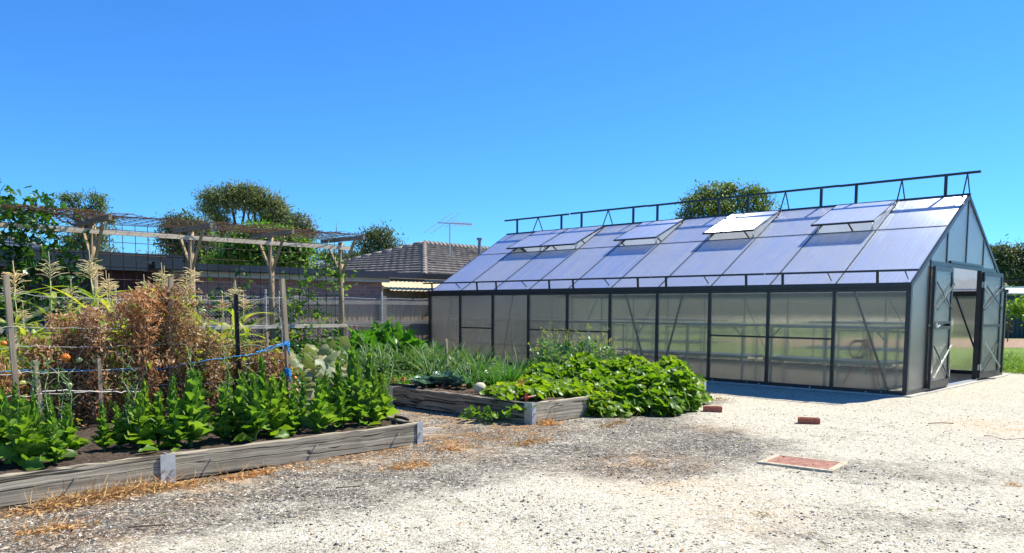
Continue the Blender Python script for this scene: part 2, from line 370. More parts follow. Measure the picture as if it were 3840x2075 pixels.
def dup(root, loc, rz=0, sc=1.0, label=None, name=None, group=None):
    def cp(o, par):
        c = o.copy(); COL.objects.link(c)
        if par is not None: c.parent = par
        for ch in [x for x in o.children]: cp(ch, c)
        return c
    r = cp(root, None); r.location = loc; r.rotation_euler = (0, 0, rz); r.scale = (sc, sc, sc) if np.isscalar(sc) else sc
    if label: r['label'] = label
    if group: r['group'] = group
    return r
ORD = ['first', 'second', 'third', 'fourth', 'fifth', 'sixth', 'seventh', 'eighth', 'ninth', 'tenth', 'eleventh', 'twelfth', 'thirteenth', 'fourteenth', 'fifteenth', 'sixteenth', 'seventeenth', 'eighteenth', 'nineteenth', 'twentieth']
# leaf templates: base at origin, tip along +Y, upper side +Z
def leaf_t(prof, fold=.15, droop=.3, rows=6, wave=0.0, wf=3.0):
    """prof(t) -> half width; length 1"""
    v = []; f4 = []
    for i in range(rows + 1):
        t = i / rows; wd = prof(t); y = t * (1 - .15 * droop * t); z = -droop * t * t
        wz = wave * math.sin(wf * math.pi * t * 2)
        v += [(-wd, y, z + fold * wd + wz), (0, y, z), (wd, y, z + fold * wd - wz)]
    for i in range(rows):
        a = 3 * i; f4 += [(a, a + 1, a + 4, a + 3), (a + 1, a + 2, a + 5, a + 4)]
    return np.array(v), {4: f4}
T_LETT = leaf_t(lambda t: .03 + .26 * (math.sin(math.pi * min(1, t ** 1.5 * .93))) ** .8 if t < 1 else .05, .55, .12, 8, .05, 2.2)
T_LETT2 = leaf_t(lambda t: .03 + .30 * (math.sin(math.pi * min(1, t ** 1.4 * .95))) if t < 1 else .02, .5, -.12, 6, .03, 1.3)
T_POINT = leaf_t(lambda t: .20 * math.sin(math.pi * (t * .97) ** .7) + .005, .4, .15, 4)
T_CORN = leaf_t(lambda t: .062 * (1 - t) ** .55 * min(1, .5 + 3 * t) + .003, .5, .9, 10, .01, 2.5)
T_CORN2 = leaf_t(lambda t: .062 * (1 - t) ** .55 * min(1, .5 + 3 * t) + .003, .4, .35, 8, .012, 2.0)
T_STRAP = leaf_t(lambda t: .028 * (1 - t) ** .5 + .002, .6, .35, 6)
T_STRAP2 = leaf_t(lambda t: .026 * (1 - t) ** .5 + .002, .6, .95, 7)
T_QUAD = leaf_t(lambda t: .28 * math.sin(math.pi * (.12 + .8 * t)), .25, .2, 2)
T_GUM = leaf_t(lambda t: .17 * math.sin(math.pi * (.12 + .8 * t)), .1, .4, 2)
def fan_t(n, rad, cup, notch=.35, wave=.04, seed=1):
    """round lobed leaf, stalk at the notch; +Y is the far side"""
    r_ = np.random.default_rng(seed); v = [(0, 0, 0)]; F = []
    for ring, q in ((1, .55), (2, 1.0)):
        for i in range(n):
            a = -math.pi / 2 + notch + (2 * math.pi - 2 * notch) * i / (n - 1)
            rr = q * rad(a) ; z = cup * (q ** 2) + (wave * r_.uniform(-1, 1) if ring == 2 else 0)
            v.append((rr * math.cos(a), rr * math.sin(a) + .25, z))
    v = np.array(v)
    f3 = [(0, 1 + i, 2 + i) for i in range(n - 1)]; f4 = [(1 + i, 1 + n + i, 2 + n + i, 2 + i) for i in range(n - 1)]
    return v, {3: f3, 4: f4}
T_MELON = fan_t(12, lambda a: .5 * (1 + .13 * math.cos(5 * (a - math.pi / 2))), .16, .3, .06, 3)
T_MELON2 = fan_t(12, lambda a: .5 * (1 + .12 * math.cos(5 * (a - math.pi / 2))), -.14, .3, .07, 5)
T_ZUC = fan_t(19, lambda a: .5 * (1 + .38 * math.cos(5 * (a - math.pi / 2))), .10, .3, .05, 9)
T_VINE = fan_t(13, lambda a: .5 * (1 + .42 * math.cos(3 * (a - math.pi / 2))), -.08, .3, .03, 4)
def frames(dirs, ups):
    """rotation matrices with +Y along dirs and +Z near ups"""
    y = dirs / np.linalg.norm(dirs, axis=1, keepdims=True)
    x = np.cross(y, ups); x /= (np.linalg.norm(x, axis=1, keepdims=True) + 1e-9); z = np.cross(x, y)
    return np.stack([x, y, z], axis=2)
def rnd_dirs(m, zb=0.0, zs=1.0):
    d = rng.normal(size=(m, 3)); d[:, 2] = d[:, 2] * zs + zb; return d / np.linalg.norm(d, axis=1, keepdims=True)
# ================================================================== THE GROUND
def smooth(a, b, x): t = np.clip((x - a) / (b - a), 0, 1); return t * t * (3 - 2 * t)
def D(x, y, z=0.0): return bp(x * 3840 / 2576, y * 3840 / 2576, z)
def build_ground():
    def axis(lo, hi, step, far, n):
        g = np.arange(lo, hi + 1e-6, step); e = np.geomspace(step, far, n)
        return np.concatenate([(lo - np.cumsum(e))[::-1], g, hi + np.cumsum(e)])
    xs = axis(-5, 10.5, .11, 120, 22); ys = axis(3.2, 16.5, .11, 120, 22)
    X, Y = np.meshgrid(xs, ys); nx, ny = len(xs), len(ys)
    near = smooth(30, 12, np.hypot(X, Y - 8))
    h = .010 * np.sin(X * 1.7 + .6) * np.cos(Y * 1.3) + .006 * np.sin(X * 4.1 + Y * 2.3) + .004 * np.sin(X * 9 + 1) * np.sin(Y * 8)
    uu = (X - C0[0]) * U[0] + (Y - C0[1]) * U[1]; vv = (X - C0[0]) * V[0] + (Y - C0[1]) * V[1]
    gh = smooth(-1.2, -.3, vv) * smooth(-1.2, -.3, uu) * smooth(12.5, 11.5, uu)
    h = (h - .012) * near * (1 - gh) - .012 * gh
    h = h - .04 * smooth(-.35, -1.0, vv) * smooth(-3.2, -2.0, vv) * smooth(-.6, 0, uu) * near
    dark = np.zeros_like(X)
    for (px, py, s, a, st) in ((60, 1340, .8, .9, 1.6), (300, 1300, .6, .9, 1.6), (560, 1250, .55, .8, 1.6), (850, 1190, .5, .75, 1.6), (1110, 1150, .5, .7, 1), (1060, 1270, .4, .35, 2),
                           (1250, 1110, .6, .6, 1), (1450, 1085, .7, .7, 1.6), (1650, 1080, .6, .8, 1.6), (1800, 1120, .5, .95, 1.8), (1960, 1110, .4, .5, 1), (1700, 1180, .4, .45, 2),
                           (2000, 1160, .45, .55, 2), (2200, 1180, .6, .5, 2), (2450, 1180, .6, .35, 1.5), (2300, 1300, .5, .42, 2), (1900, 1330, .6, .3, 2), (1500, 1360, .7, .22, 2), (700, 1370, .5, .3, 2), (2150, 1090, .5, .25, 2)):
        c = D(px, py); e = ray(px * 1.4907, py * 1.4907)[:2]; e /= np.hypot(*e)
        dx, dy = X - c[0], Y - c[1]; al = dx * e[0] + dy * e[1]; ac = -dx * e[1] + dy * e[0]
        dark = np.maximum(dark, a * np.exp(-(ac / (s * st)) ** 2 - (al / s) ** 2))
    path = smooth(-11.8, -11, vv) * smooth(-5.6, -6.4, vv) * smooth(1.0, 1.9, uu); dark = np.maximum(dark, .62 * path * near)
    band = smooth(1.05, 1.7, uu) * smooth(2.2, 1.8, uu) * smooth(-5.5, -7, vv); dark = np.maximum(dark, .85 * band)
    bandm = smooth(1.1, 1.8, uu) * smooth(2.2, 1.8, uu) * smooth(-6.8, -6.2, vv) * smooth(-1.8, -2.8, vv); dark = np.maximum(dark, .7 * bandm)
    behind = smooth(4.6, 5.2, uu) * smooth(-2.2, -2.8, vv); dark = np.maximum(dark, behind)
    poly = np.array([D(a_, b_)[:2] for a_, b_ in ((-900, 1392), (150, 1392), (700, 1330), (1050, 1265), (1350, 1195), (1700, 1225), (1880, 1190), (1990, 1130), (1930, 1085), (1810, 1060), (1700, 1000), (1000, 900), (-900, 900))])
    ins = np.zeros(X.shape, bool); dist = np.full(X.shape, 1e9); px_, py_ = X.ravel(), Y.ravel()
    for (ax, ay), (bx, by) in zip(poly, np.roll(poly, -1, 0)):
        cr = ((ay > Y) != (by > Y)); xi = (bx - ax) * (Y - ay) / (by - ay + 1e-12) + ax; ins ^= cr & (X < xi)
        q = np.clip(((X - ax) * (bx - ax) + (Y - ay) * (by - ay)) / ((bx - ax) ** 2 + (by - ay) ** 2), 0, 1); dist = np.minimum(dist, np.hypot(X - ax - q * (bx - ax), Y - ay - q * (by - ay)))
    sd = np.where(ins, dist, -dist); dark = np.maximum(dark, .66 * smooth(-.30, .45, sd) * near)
    tan = .9 * path * near + .55 * band + np.where(near > 0, 0, 0)
    for (px, py, s, a) in ((1620, 1160, .5, .9), (1800, 1075, .35, .8), (1700, 1210, .5, .5), (2520, 1070, .6, .7), (1150, 1135, .4, .9), (480, 1230, .5, .8), (150, 1340, .5, .9), (1500, 1180, .4, .4), (1880, 1290, .5, .3)):
        c = D(px, py); tan = np.maximum(tan, a * np.exp(-((X - c[0]) ** 2 + (Y - c[1]) ** 2) / (s * s)))
    b = MB(); i = (np.arange(ny - 1)[:, None] * nx + np.arange(nx - 1)[None]).ravel()
    b.add(np.stack([X, Y, h], 2).reshape(-1, 3), {4: np.stack([i, i + 1, i + nx + 1, i + nx], 1)})
    t = NT('crushed_rock'); c = t.coord()
    at = lambda n: t.n('Attribute', attribute_name=n).outputs['Fac']
    big = t.noise(c, 1.6, 6, .65); med = t.noise(c, 7, 5, .6)
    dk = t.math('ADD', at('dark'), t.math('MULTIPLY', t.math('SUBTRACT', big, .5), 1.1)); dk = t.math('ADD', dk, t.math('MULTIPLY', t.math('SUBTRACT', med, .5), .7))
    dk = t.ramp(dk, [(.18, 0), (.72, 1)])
    v1 = t.n('TexVoronoi', {'Vector': c, 'Scale': 75, 'Randomness': 1}); v2 = t.n('TexVoronoi', {'Vector': c, 'Scale': 170}); v3 = t.n('TexVoronoi', {'Vector': c, 'Scale': 38})
    r1 = t.n('SeparateColor', {0: v1.outputs['Color']}).outputs; r2 = t.n('SeparateColor', {0: v2.outputs['Color']}).outputs; r3 = t.n('SeparateColor', {0: v3.outputs['Color']}).outputs
    sc = t.mix(t.ramp(r3[1], [(.80, 0), (.82, 1)]), t.mix(t.ramp(r1[1], [(.45, 0), (.5, 1)]), r2[0], r1[0]), r3[0])
    light = t.ramp(sc, [(0, (.10, .10, .09)), (.05, (.26, .235, .18)), (.14, (.44, .39, .27)), (.32, (.53, .49, .38)), (.65, (.61, .575, .455)), (1, (.71, .68, .58))])
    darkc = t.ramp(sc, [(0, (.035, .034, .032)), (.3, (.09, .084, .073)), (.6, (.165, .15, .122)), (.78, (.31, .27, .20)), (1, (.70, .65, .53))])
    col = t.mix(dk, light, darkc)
    tn = t.math('MULTIPLY', at('tan'), t.ramp(t.noise(c, 4, 5), [(.35, 0), (.65, 1)]))
    col = t.mix(tn, col, t.mix(1.0, col, (1.15, .80, .52), 'MULTIPLY'))
    fine = t.noise(c, 240, 2)
    col = t.mix(.55, col, t.ramp(fine, [(.3, (.62, .62, .62)), (.7, (1.12, 1.12, 1.12))]), 'MULTIPLY')
    hh = t.math('ADD', t.math('MULTIPLY', v1.outputs['Distance'], -.6), t.math('MULTIPLY', v3.outputs['Distance'], -.5))
    hh = t.math('ADD', hh, t.math('MULTIPLY', fine, .4))
    m = t.done(t.princ(col, .92, .15, 0, t.bump(hh, .75, .02)))
    g = b.build('ground', m, smooth=True, kind='structure')
    for nm, a in (('dark', dark), ('tan', tan)):
        q = g.data.attributes.new(nm, 'FLOAT', 'POINT'); q.data.foreach_set('value', a.astype(np.float32).ravel())
    # lawn beyond the greenhouse and a bare strip further back
    t = NT('lawn_grass'); c = t.coord(); n1 = t.noise(c, .5, 5); n2 = t.noise(c, 14, 5)
    col = t.ramp(n1, [(.3, (.11, .20, .035)), (.7, (.19, .27, .06))]); col = t.mix(.7, col, t.ramp(n2, [(.3, (.5, .5, .45)), (.7, (1.15, 1.15, 1.1))]), 'MULTIPLY')
    lm = t.done(t.princ(col, .9, .1, 0, t.bump(n2, .8, .04)))
    def sheet(name, poly, z, mat):
        b = MB(); pts = np.array([P(u_, v_, z) for u_, v_ in poly]); n = len(pts)
        b.add(pts, {4: [(0, 1, 2, 3)]}) if n == 4 else None
        return b.build(name, mat, kind='structure')
    sheet('lawn', [(-30, 6.2), (15, 8.2), (60, 60), (-60, 60)], .004, lm)
    t = NT('bare_dirt'); c = t.coord(); n1 = t.noise(c, 3, 6)
    dm = t.done(t.princ(t.ramp(n1, [(.3, (.20, .13, .085)), (.6, (.36, .26, .18)), (.75, (.55, .48, .40))]), .95, .1, 0, t.bump(n1, .8, .05)))
    b = MB(); b.add([(9, 27, .008), (60, 27, .008), (60, 35.4, .008), (9, 35.4, .008)], {4: [(0, 1, 2, 3)]}); b.build('bare_ground', dm, kind='structure')
    # loose stones
    t = NT('loose_stone'); r = t.n('NewGeometry').outputs['Random Per Island']
    m = t.done(t.princ(t.ramp(r, [(0, (.05, .05, .052)), (.35, (.13, .125, .115)), (.55, (.26, .23, .18)), (.75, (.5, .47, .4)), (1, (.78, .75, .68))]), .85, .2)); MAT['stone'] = m
    sv = np.array([(-1, -.7, 0), (1, -.8, 0), (.9, .7, 0), (-.8, .9, 0), (-.55, -.45, .9), (.6, -.35, .75), (.45, .5, .95), (-.5, .4, .7)]) * .5
    T_ST = (sv, {4: [(4, 5, 6, 7), (0, 1, 5, 4), (1, 2, 6, 5), (2, 3, 7, 6), (3, 0, 4, 7)]})
    N = 46000; pts = []
    yy = 3.3 + (rng.random(N) ** 1.7) * 8; xx = rng.uniform(-.68, .68, N) * yy
    u_ = (xx - C0[0]) * U[0] + (yy - C0[1]) * U[1]; v_ = (xx - C0[0]) * V[0] + (yy - C0[1]) * V[1]
    ix = np.clip(np.searchsorted(xs, xx), 0, nx - 1); iy = np.clip(np.searchsorted(ys, yy), 0, ny - 1)
    s0 = rng.random(N)
    ok = ~((u_ > 1.72) & (v_ < -7.8)) & ~((u_ > 1.8) & (u_ < 4.7) & (v_ > -6.3) & (v_ < -2.3)) & (v_ < -.1) & (rng.random(N) < .30 + dark[iy, ix])
    xx, yy, hh_ = xx[ok], yy[ok], h[iy, ix][ok]; n = len(xx)
    s = .006 + .018 * rng.random(n) ** 3
    a = rng.random(n) * 6.28; R = np.zeros((n, 3, 3)); R[:, 0, 0] = np.cos(a); R[:, 0, 1] = -np.sin(a); R[:, 1, 0] = np.sin(a); R[:, 1, 1] = np.cos(a); R[:, 2, 2] = 1
    b = MB(); b.scatter(T_ST, np.stack([xx, yy, hh_ - .001], 1), R, np.stack([s, s * rng.uniform(.6, 1, n), s * rng.uniform(.4, .8, n)], 1))
    b.build('gravel_stones', m, kind='stuff', label='loose dark and pale stones scattered over the crushed rock', cat='gravel')
    return xs, ys, h
GX, GY, GH_ = build_ground()
def gz(x, y):
    return float(GH_[min(len(GY) - 1, np.searchsorted(GY, y)), min(len(GX) - 1, np.searchsorted(GX, x))])
# ================================================================== THE GREENHOUSE
gh = thing('greenhouse', 'long gabled greenhouse of cloudy polycarbonate panels in a dark metal frame, double doors open', 'greenhouse', tuple(P(0, 0)))
SL = (GR - GE) / (GW / 2)
def roofz(v): return GE + SL * (v if v <= GW / 2 else GW - v)
def part(name, fn, mat='frame', parent=gh, **k):
    b = MB(); fn(b); return b.build(name, mat, parent, **k)
SN = {0: (V * -SL + Z) / math.hypot(SL, 1), 1: (V * SL + Z) / math.hypot(SL, 1)}   # roof normals
def slope_pt(side, u, s):
    """s = 0 at eave, 1 at ridge"""
    v = s * GW / 2; return P(u, v if side == 0 else GW - v, GE + SL * v)
PUR = .615
# base, eaves, corners
for v_ in (0, GW): part('base_rail', lambda b: b.uvbox(-.03, GL + .03, v_ - .03, v_ + .03, -.02, .06))
part('base_rail', lambda b: b.uvbox(GL - .03, GL + .03, .03, GW - .03, -.02, .06))
part('base_rail', lambda b: b.uvbox(-.03, .03, .03, 1.86, -.02, .06)); part('base_rail', lambda b: b.uvbox(-.03, .03, 3.62, GW - .03, -.02, .06))
part('threshold', lambda b: b.uvbox(-.05, .05, 1.86, 3.62, -.02, .03), 'silver')
for v_, sg in ((0, -1), (GW, 1)):
    part('eave_beam', lambda b: (b.uvbox(-.035, GL + .035, v_ - .035, v_ + .035, GE - .10, GE - .005), b.uvbox(-.05, GL + .05, v_ + sg * .035, v_ + sg * .085, GE - .035, GE + .03)))
for u_ in (0, GL):
    for v_ in (0, GW): part('corner_post', lambda b: b.uvbox(u_ - .034, u_ + .034, v_ - .034, v_ + .034, .06, GE - .10))
for i in range(1, 10):
    for v_ in (0, GW): part('wall_post', lambda b: b.uvbox(i * BAY - .022, i * BAY + .022, v_ - .03, v_ + .03, .06, GE - .10))
MID = {1, 2, 5, 6, 8}
for i in range(10):
    for side, v_ in ((0, 0), (1, GW)):
        part('wall_panel', lambda b: b.uvbox(i * BAY + .02, (i + 1) * BAY - .02, v_ - .006, v_ + .004, .05, GE - .09), 'wall_panel')
        if i in MID: part('mid_rail', lambda b: b.uvbox(i * BAY + .022, (i + 1) * BAY - .022, v_ - .018, v_ + .018, .805, .835))
def brace(u0, z0, u1, z1, v_): part('wall_brace', lambda b: b.beam(P(u0, v_, z0), P(u1, v_, z1), .032, .02, V))
for u0, z0, u1, z1 in ((.82, 1.57, .26, .05), (3.52 * BAY, 1.57, 3.9 * BAY, .1), (4.68 * BAY, 1.57, 4.22 * BAY, .1), (7.45 * BAY, 1.57, 7.75 * BAY, .1), (9.3 * BAY, 1.57, 9.55 * BAY, .1)):
    brace(u0, z0, u1, z1, .035)
for u0, u1 in ((.86, .32), (2.2, 1.35), (5.6, 4.9), (8.2, 9.0), (10.2, 11.0)): brace(u0, 1.57, u1, .1, GW - .035)
# gable ends
def gable(u_, s, cols, doors):
    sgn = s
    for a, b_ in zip(cols[:-1], cols[1:]):
        zb = 2.06 if (doors and a >= .87 and b_ <= 4.61) else .05
        if doors and a >= .87 and b_ <= 4.61 and not (a < .9 and False): pass
        pts = []
        for v_ in ([a + .012] + ([GW / 2] if a < GW / 2 - .05 < GW / 2 + .05 < b_ else []) + [b_ - .012]): pts.append((v_, roofz(v_) - .02))
        def fn(b):
            lo = [(pts[0][0], zb), (pts[-1][0], zb)]; ring = [lo[0], lo[1]] + pts[::-1]; n = len(ring)
            Vv = [P(u_ - .005, v_, z_) for v_, z_ in ring] + [P(u_ + .005, v_, z_) for v_, z_ in ring]
            F = [tuple(range(4))[::1], (7, 6, 5, 4)] if n == 4 else [(0, 1, 2, 3), (0, 3, 4), (8, 7, 6, 5), (9, 8, 5)]
            F += [(k, (k + 1) % n, n + (k + 1) % n, n + k) for k in range(n)]
            b.add(Vv, F)
        part('gable_panel', fn, 'gable_panel')
    for v_ in cols[1:-1]:
        zb = 2.06 if (doors and v_ > .9 and v_ < 4.55) else .06
        part('gable_post', lambda b: b.uvbox(u_ - .018, u_ + .018, v_ - .018, v_ + .018, zb, roofz(v_) - .03))
    for side in (0, 1):
        part('gable_rafter', lambda b: b.beam(slope_pt(side, u_, 0) - SN[side] * .025, slope_pt(side, u_, 1) - SN[side] * .025, .05, .06, SN[side]))
gable(0, -1, [0, .87, 1.66, 2.72, 3.77, 4.6, GW], True)
gable(GL, 1, [0, .9, 1.8, 2.72, 3.64, 4.54, GW], False)
part('gable_rail', lambda b: b.uvbox(-.022, .022, .89, 4.58, 2.0, 2.06))
# panels either side of the door opening
for a, b_ in ((.88, 1.80), (3.68, 4.59)):
    part('gable_panel', lambda b: b.uvbox(-.006, .004, a, b_, .06, 2.0), 'gable_panel')
for v_ in (1.84, 3.64): part('door_post', lambda b: b.uvbox(-.035, .035, v_ - .035, v_ + .035, .0, 2.0))
part('door_header', lambda b: b.uvbox(-.04, .04, 1.80, 3.68, 2.062, 2.10))
def door_leaf(hinge_v, sg, ang, lbl):
    W_ = .96; a = math.radians(ang)
    d = V * sg * math.cos(a) - U * math.sin(a); nrm = np.cross(Z, d) * (1 if sg > 0 else -1); o = P(-.058, hinge_v)
    # sub-parts hang on the leaf frame
    def B(b, t0, t1, z0, z1, th=.04, off=0): b.box(o + d * (t0 + t1) / 2 + Z * (z0 + z1) / 2 - nrm * off, (abs(t1 - t0), th, z1 - z0), (d, nrm, Z))
    fr_ = part('door', lambda b: (B(b, 0, .06, .05, 1.98), B(b, W_ - .06, W_, .05, 1.98), B(b, .06, W_ - .06, 1.91, 1.98), B(b, .06, W_ - .06, .05, .16), B(b, .06, W_ - .06, .98, 1.03), B(b, .06, W_ - .06, 1.07, 1.11) if sg < 0 else None), label=lbl)
    part('door_pane', lambda b: (B(b, .06, W_ - .06, .16, .98, .008), B(b, .06, W_ - .06, 1.11 if sg < 0 else 1.03, 1.91, .008)), 'gable_panel', fr_)
    def bar(t0, z0, t1, z1, off, mat='frame'):
        part('door_brace', lambda b: b.beam(o + d * t0 + Z * z0 - U * off, o + d * t1 + Z * z1 - U * off, .025, .014, nrm), mat, fr_)
    bar(.04, 1.30, W_ - .04, 1.72, .04); bar(.04, 1.72, W_ - .04, 1.30, .055)
    bar(.04, .16, W_ - .04, .72, .04, 'silver' if False else 'frame'); bar(.04, .72, W_ - .04, .22, .055, 'silver')
    for z_ in (.25, 1.75):
        part('hinge', lambda b: (b.box(P(-.06, hinge_v - sg * .02, z_), (.02, .07, .10), (U, V, Z)), b.tube([P(-.085, hinge_v, z_ - .06), P(-.085, hinge_v, z_ + .06)], .009)), 'silver', fr_)
    if sg < 0:
        part('handle', lambda b: (b.box(o + d * (W_ - .10) + Z * 1.05 - U * .04, (.04, .02, .09), (d, nrm, Z)), b.tube([o + d * (W_ - .10) + Z * 1.05 - U * .04, o + d * (W_ - .10) + Z * 1.05 - U * .09, o + d * (W_ - .0) + Z * 1.02 - U * .09], .012)), 'silver', fr_)
door_leaf(1.82, -1, .6, 'left door leaf folded back, with a silver lever handle')
door_leaf(3.66, 1, 4.5, 'right door leaf folded back to the far corner')
# roof
VENT = {1: 8, 3: 7.5, 5: 7, 7: 6, 8: 6}
for side in (0, 1):
    n = SN[side]
    for i in range(1, 10):
        part('roof_bar', lambda b: b.beam(slope_pt(side, i * BAY, 0), slope_pt(side, i * BAY, .995), .022, .035, n))
    for i in range(10):
        part('purlin', lambda b: b.beam(slope_pt(side, i * BAY + .012, PUR) , slope_pt(side, (i + 1) * BAY - .012, PUR), .030, .022, n))
        def pane(s0, s1, off=.004):
            def fn(b):
                a = slope_pt(side, i * BAY + .012, s0); c_ = slope_pt(side, (i + 1) * BAY - .012, s1); m_ = (a + c_) / 2 + n * off
                dv = slope_pt(side, 0, s1) - slope_pt(side, 0, s0); L = np.linalg.norm(dv)
                b.box(m_, (BAY - .024, L - .012, .008), (U, dv / L, n))
            return fn
        part('roof_panel', pane(.0, PUR), 'roof_panel')
        if side == 0 and i in VENT:
            # vent hinged at the ridge
            h0 = slope_pt(0, 0, .985) + n * .03; dv = slope_pt(0, 0, PUR) - slope_pt(0, 0, .985); L = np.linalg.norm(dv) + .05; dv /= np.linalg.norm(dv)
            R_ = rotm(U, math.radians(VENT[i])); 
            if (R_ @ dv)[2] < dv[2]: R_ = R_.T
            d2 = R_ @ dv; n2 = R_ @ n; u0, u1 = i * BAY + .0, (i + 1) * BAY - .0
            hp = lambda u_, s_: h0 + U * u_ + d2 * s_
            vf = part('roof_vent', lambda b: (b.beam(hp(u0 + .01, 0), hp(u0 + .01, L), .022, .03, n2), b.beam(hp(u1 - .01, 0), hp(u1 - .01, L), .022, .03, n2), b.beam(hp(u0, L), hp(u1, L), .035, .03, n2), b.beam(hp(u0 + .02, .012), hp(u1 - .02, .012), .022, .03, n2)))
            part('vent_pane', lambda b: b.box((hp(u0, 0) + hp(u1, L)) / 2 + n2 * .004, (BAY - .04, L - .04, .008), (U, d2, n2)), 'roof_panel', vf)
            for k, uu_ in enumerate((u0 + .07, u1 - .09)):
                a = slope_pt(0, uu_, PUR) + n * .01; e = hp(uu_, L - .08)
                part('vent_stay', lambda b: (b.beam(a, e, .018, .012, U), b.beam(a + U * .04, e - U * .03 - d2 * .10, .014, .01, U)), 'silver', vf)
        else:
            part('roof_panel', pane(PUR, .99), 'roof_panel')
for k in range(20): part('bolt', lambda b: b.ball(P((k + .5) * BAY / 2, -.038, GE - .018), .011, 6, 4), 'silver')
for k in range(10): part('bolt', lambda b: b.ball(P((k + .3) * BAY, -.038, .035), .010, 6, 4), 'silver')
part('ridge_beam', lambda b: (b.uvbox(-.03, GL + .03, GW / 2 - .03, GW / 2 + .03, GR - .07, GR + .02)))
for u_ in (1, 3, 5, 7, 9):   # tie beams inside
    part('tie_bar', lambda b: b.beam(slope_pt(0, u_ * BAY, .5) - Z * .03, slope_pt(1, u_ * BAY, .5) - Z * .03, .03, .02))
# raised rail above the ridge
RR = GR + .37
for k, (a, b_, posts, vee) in enumerate(((-.15, 2.0, (.33, 1.71), (.03, .984)), (2.0, 3.96, (2.31, 3.69), (2.965,)), (3.97, 5.94, (4.30, 5.70), (4.955,)), (5.96, 8.02, (6.30, 7.70), (6.96,)), (8.07, 10.11, (8.29, 9.69), (9.01,)))):
    st = part('ridge_rail', lambda b: b.uvbox(a * BAY, b_ * BAY, GW / 2 - .02, GW / 2 + .02, RR - .02 + .006 * (k % 2), RR + .02 + .006 * (k % 2)))
    for q in posts: part('rail_post', lambda b: b.uvbox(q * BAY - .025, q * BAY + .025, GW / 2 - .015, GW / 2 + .015, GR + .02, RR - .02), parent=st)
    for q in vee:
        for sg in (-1, 1): part('rail_strut', lambda b: b.beam(P(q * BAY, GW / 2 + sg * .01, RR - .02), P(q * BAY, GW / 2 + sg * .26, GR - .26 * SL + .03), .018, .018, U), parent=st)
for v_, sg, sd in ((0, -1, 0), (GW, 1, 1)):
    for k, (a, b_, posts, st_) in enumerate(((-.12 if sd == 0 else -.45, 2.03, (.40, 1.76), (.05, 1.09)), (2.05, 4.08, (2.35, 3.80), (3.09,)), (4.1, 6.1, (4.37, 5.82), (5.10,)), (6.12, 8.12, (6.41, 7.85), (7.14,)), (8.15, 10.17, (8.42, 9.87), (9.1,)))):
        top = P(0, v_ + sg * .07, GE + .21)
        rl = part('eave_rail', lambda b: b.beam(top + U * a * BAY, top + U * b_ * BAY, .032, .032))
        for q in posts: part('rail_post', lambda b: b.beam(P(q * BAY, v_ + sg * .05, GE - .02), top + U * q * BAY - Z * .017, .045, .016, V), parent=rl)
        for q in st_: part('rail_strut', lambda b: b.beam(top + U * q * BAY, slope_pt(sd, q * BAY, .04) + SN[sd] * .02, .016, .016, U), parent=rl)
part('footing', lambda b: b.uvbox(-.12, -.032, -.10, GW + .10, -.03, .008), 'concrete'); part('footing', lambda b: b.uvbox(-.032, GL + .1, -.10, -.032, -.03, .008), 'concrete')
for q in (.5, 1.3, 2.1, 2.9): part('anchor_bolt', lambda b: b.ball(P(q * BAY, -.05, .02), .014, 6, 4), 'silver')
# ------------------------------------------------------------------ benches inside
def bench(u0, u1, v0, v1, label):
    um = (u0 + u1) / 2; t = thing('plant_bench', label, 'bench', tuple(P(um, (v0 + v1) / 2)), 'two-tier benches inside the greenhouse')
    for z_ in (1.03, .47):
        part('shelf', lambda b: (b.uvbox(u0, u1, v0, v1, z_ - .012, z_), b.uvbox(u0, u1, v0 - .004, v0 + .008, z_ - .05, z_ + .003), b.uvbox(u0, u1, v1 - .008, v1 + .004, z_ - .05, z_ + .003)), 'bench', t)
    for u_ in (u0 + .12, um, u1 - .12):
        for v_ in (v0 + .04, v1 - .04):
            part('leg', lambda b: b.uvbox(u_ - .018, u_ + .018, v_ - .018, v_ + .018, 0, 1.018), 'bench', t)
    for u_, s_ in ((u0 + .14, 1), (u1 - .14, -1)):
        part('shelf_brace', lambda b: b.beam(P(u_, v0 + .02, .82), P(u_ + s_ * .17, v0 + .02, 1.0), .02, .02), 'bench', t)
for a in ((.27, 2.4, .2, .8, 'two-tier pale bench inside the greenhouse, nearest the front corner'), (2.7, 5.2, .2, .8, 'two-tier pale bench behind the middle panels of the long wall'),
          (5.6, 8.3, .2, .8, 'two-tier pale bench behind the yellow-flowering plants'), (8.4, 10.6, .2, .8, 'two-tier pale bench at the far left end inside the greenhouse'),
          (1.2, 3.6, 4.6, 5.2, 'two-tier pale bench along the back wall, nearer the doors'), (6.2, 9.2, 4.6, 5.2, 'two-tier pale bench along the back wall, further from the doors')): bench(*a)
# tripod sprinkler with coiled hose
tp = P(.95, .98); t = thing('tripod_sprinkler', 'orange-legged tripod sprinkler with a coiled hose behind the last wall panel', 'sprinkler', tuple(tp))
for a in (0, 2.1, 4.2):
    e = np.array([math.cos(a + .5), math.sin(a + .5), 0]); part('leg', lambda b: b.tube([tp + e * .36, tp + e * .02 + Z * .82], .016), 'orange_paint', t)
part('riser', lambda b: b.tube([tp + Z * .2, tp + Z * 1.0], .022), 'galv', t)
part('sprinkler_head', lambda b: (b.tube([tp + Z * .98, tp + Z * 1.08], .03), b.tube([tp + Z * 1.05, tp + Z * 1.12 + U * .16], .012)), 'black_plastic', t)
part('hose', lambda b: [b.tube([tp + Z * .62 + U * (.16 + .15 * math.cos(q) * k) + Z * .16 * k * math.sin(q) + V * .02 * k for q in np.linspace(0, 6.28, 25)], .011, 6, False) for k in (1, .93, .86)], 'black_plastic', t)
# ================================================================== BEHIND THE GARDEN
def src(d): return d * 3840 / 2576
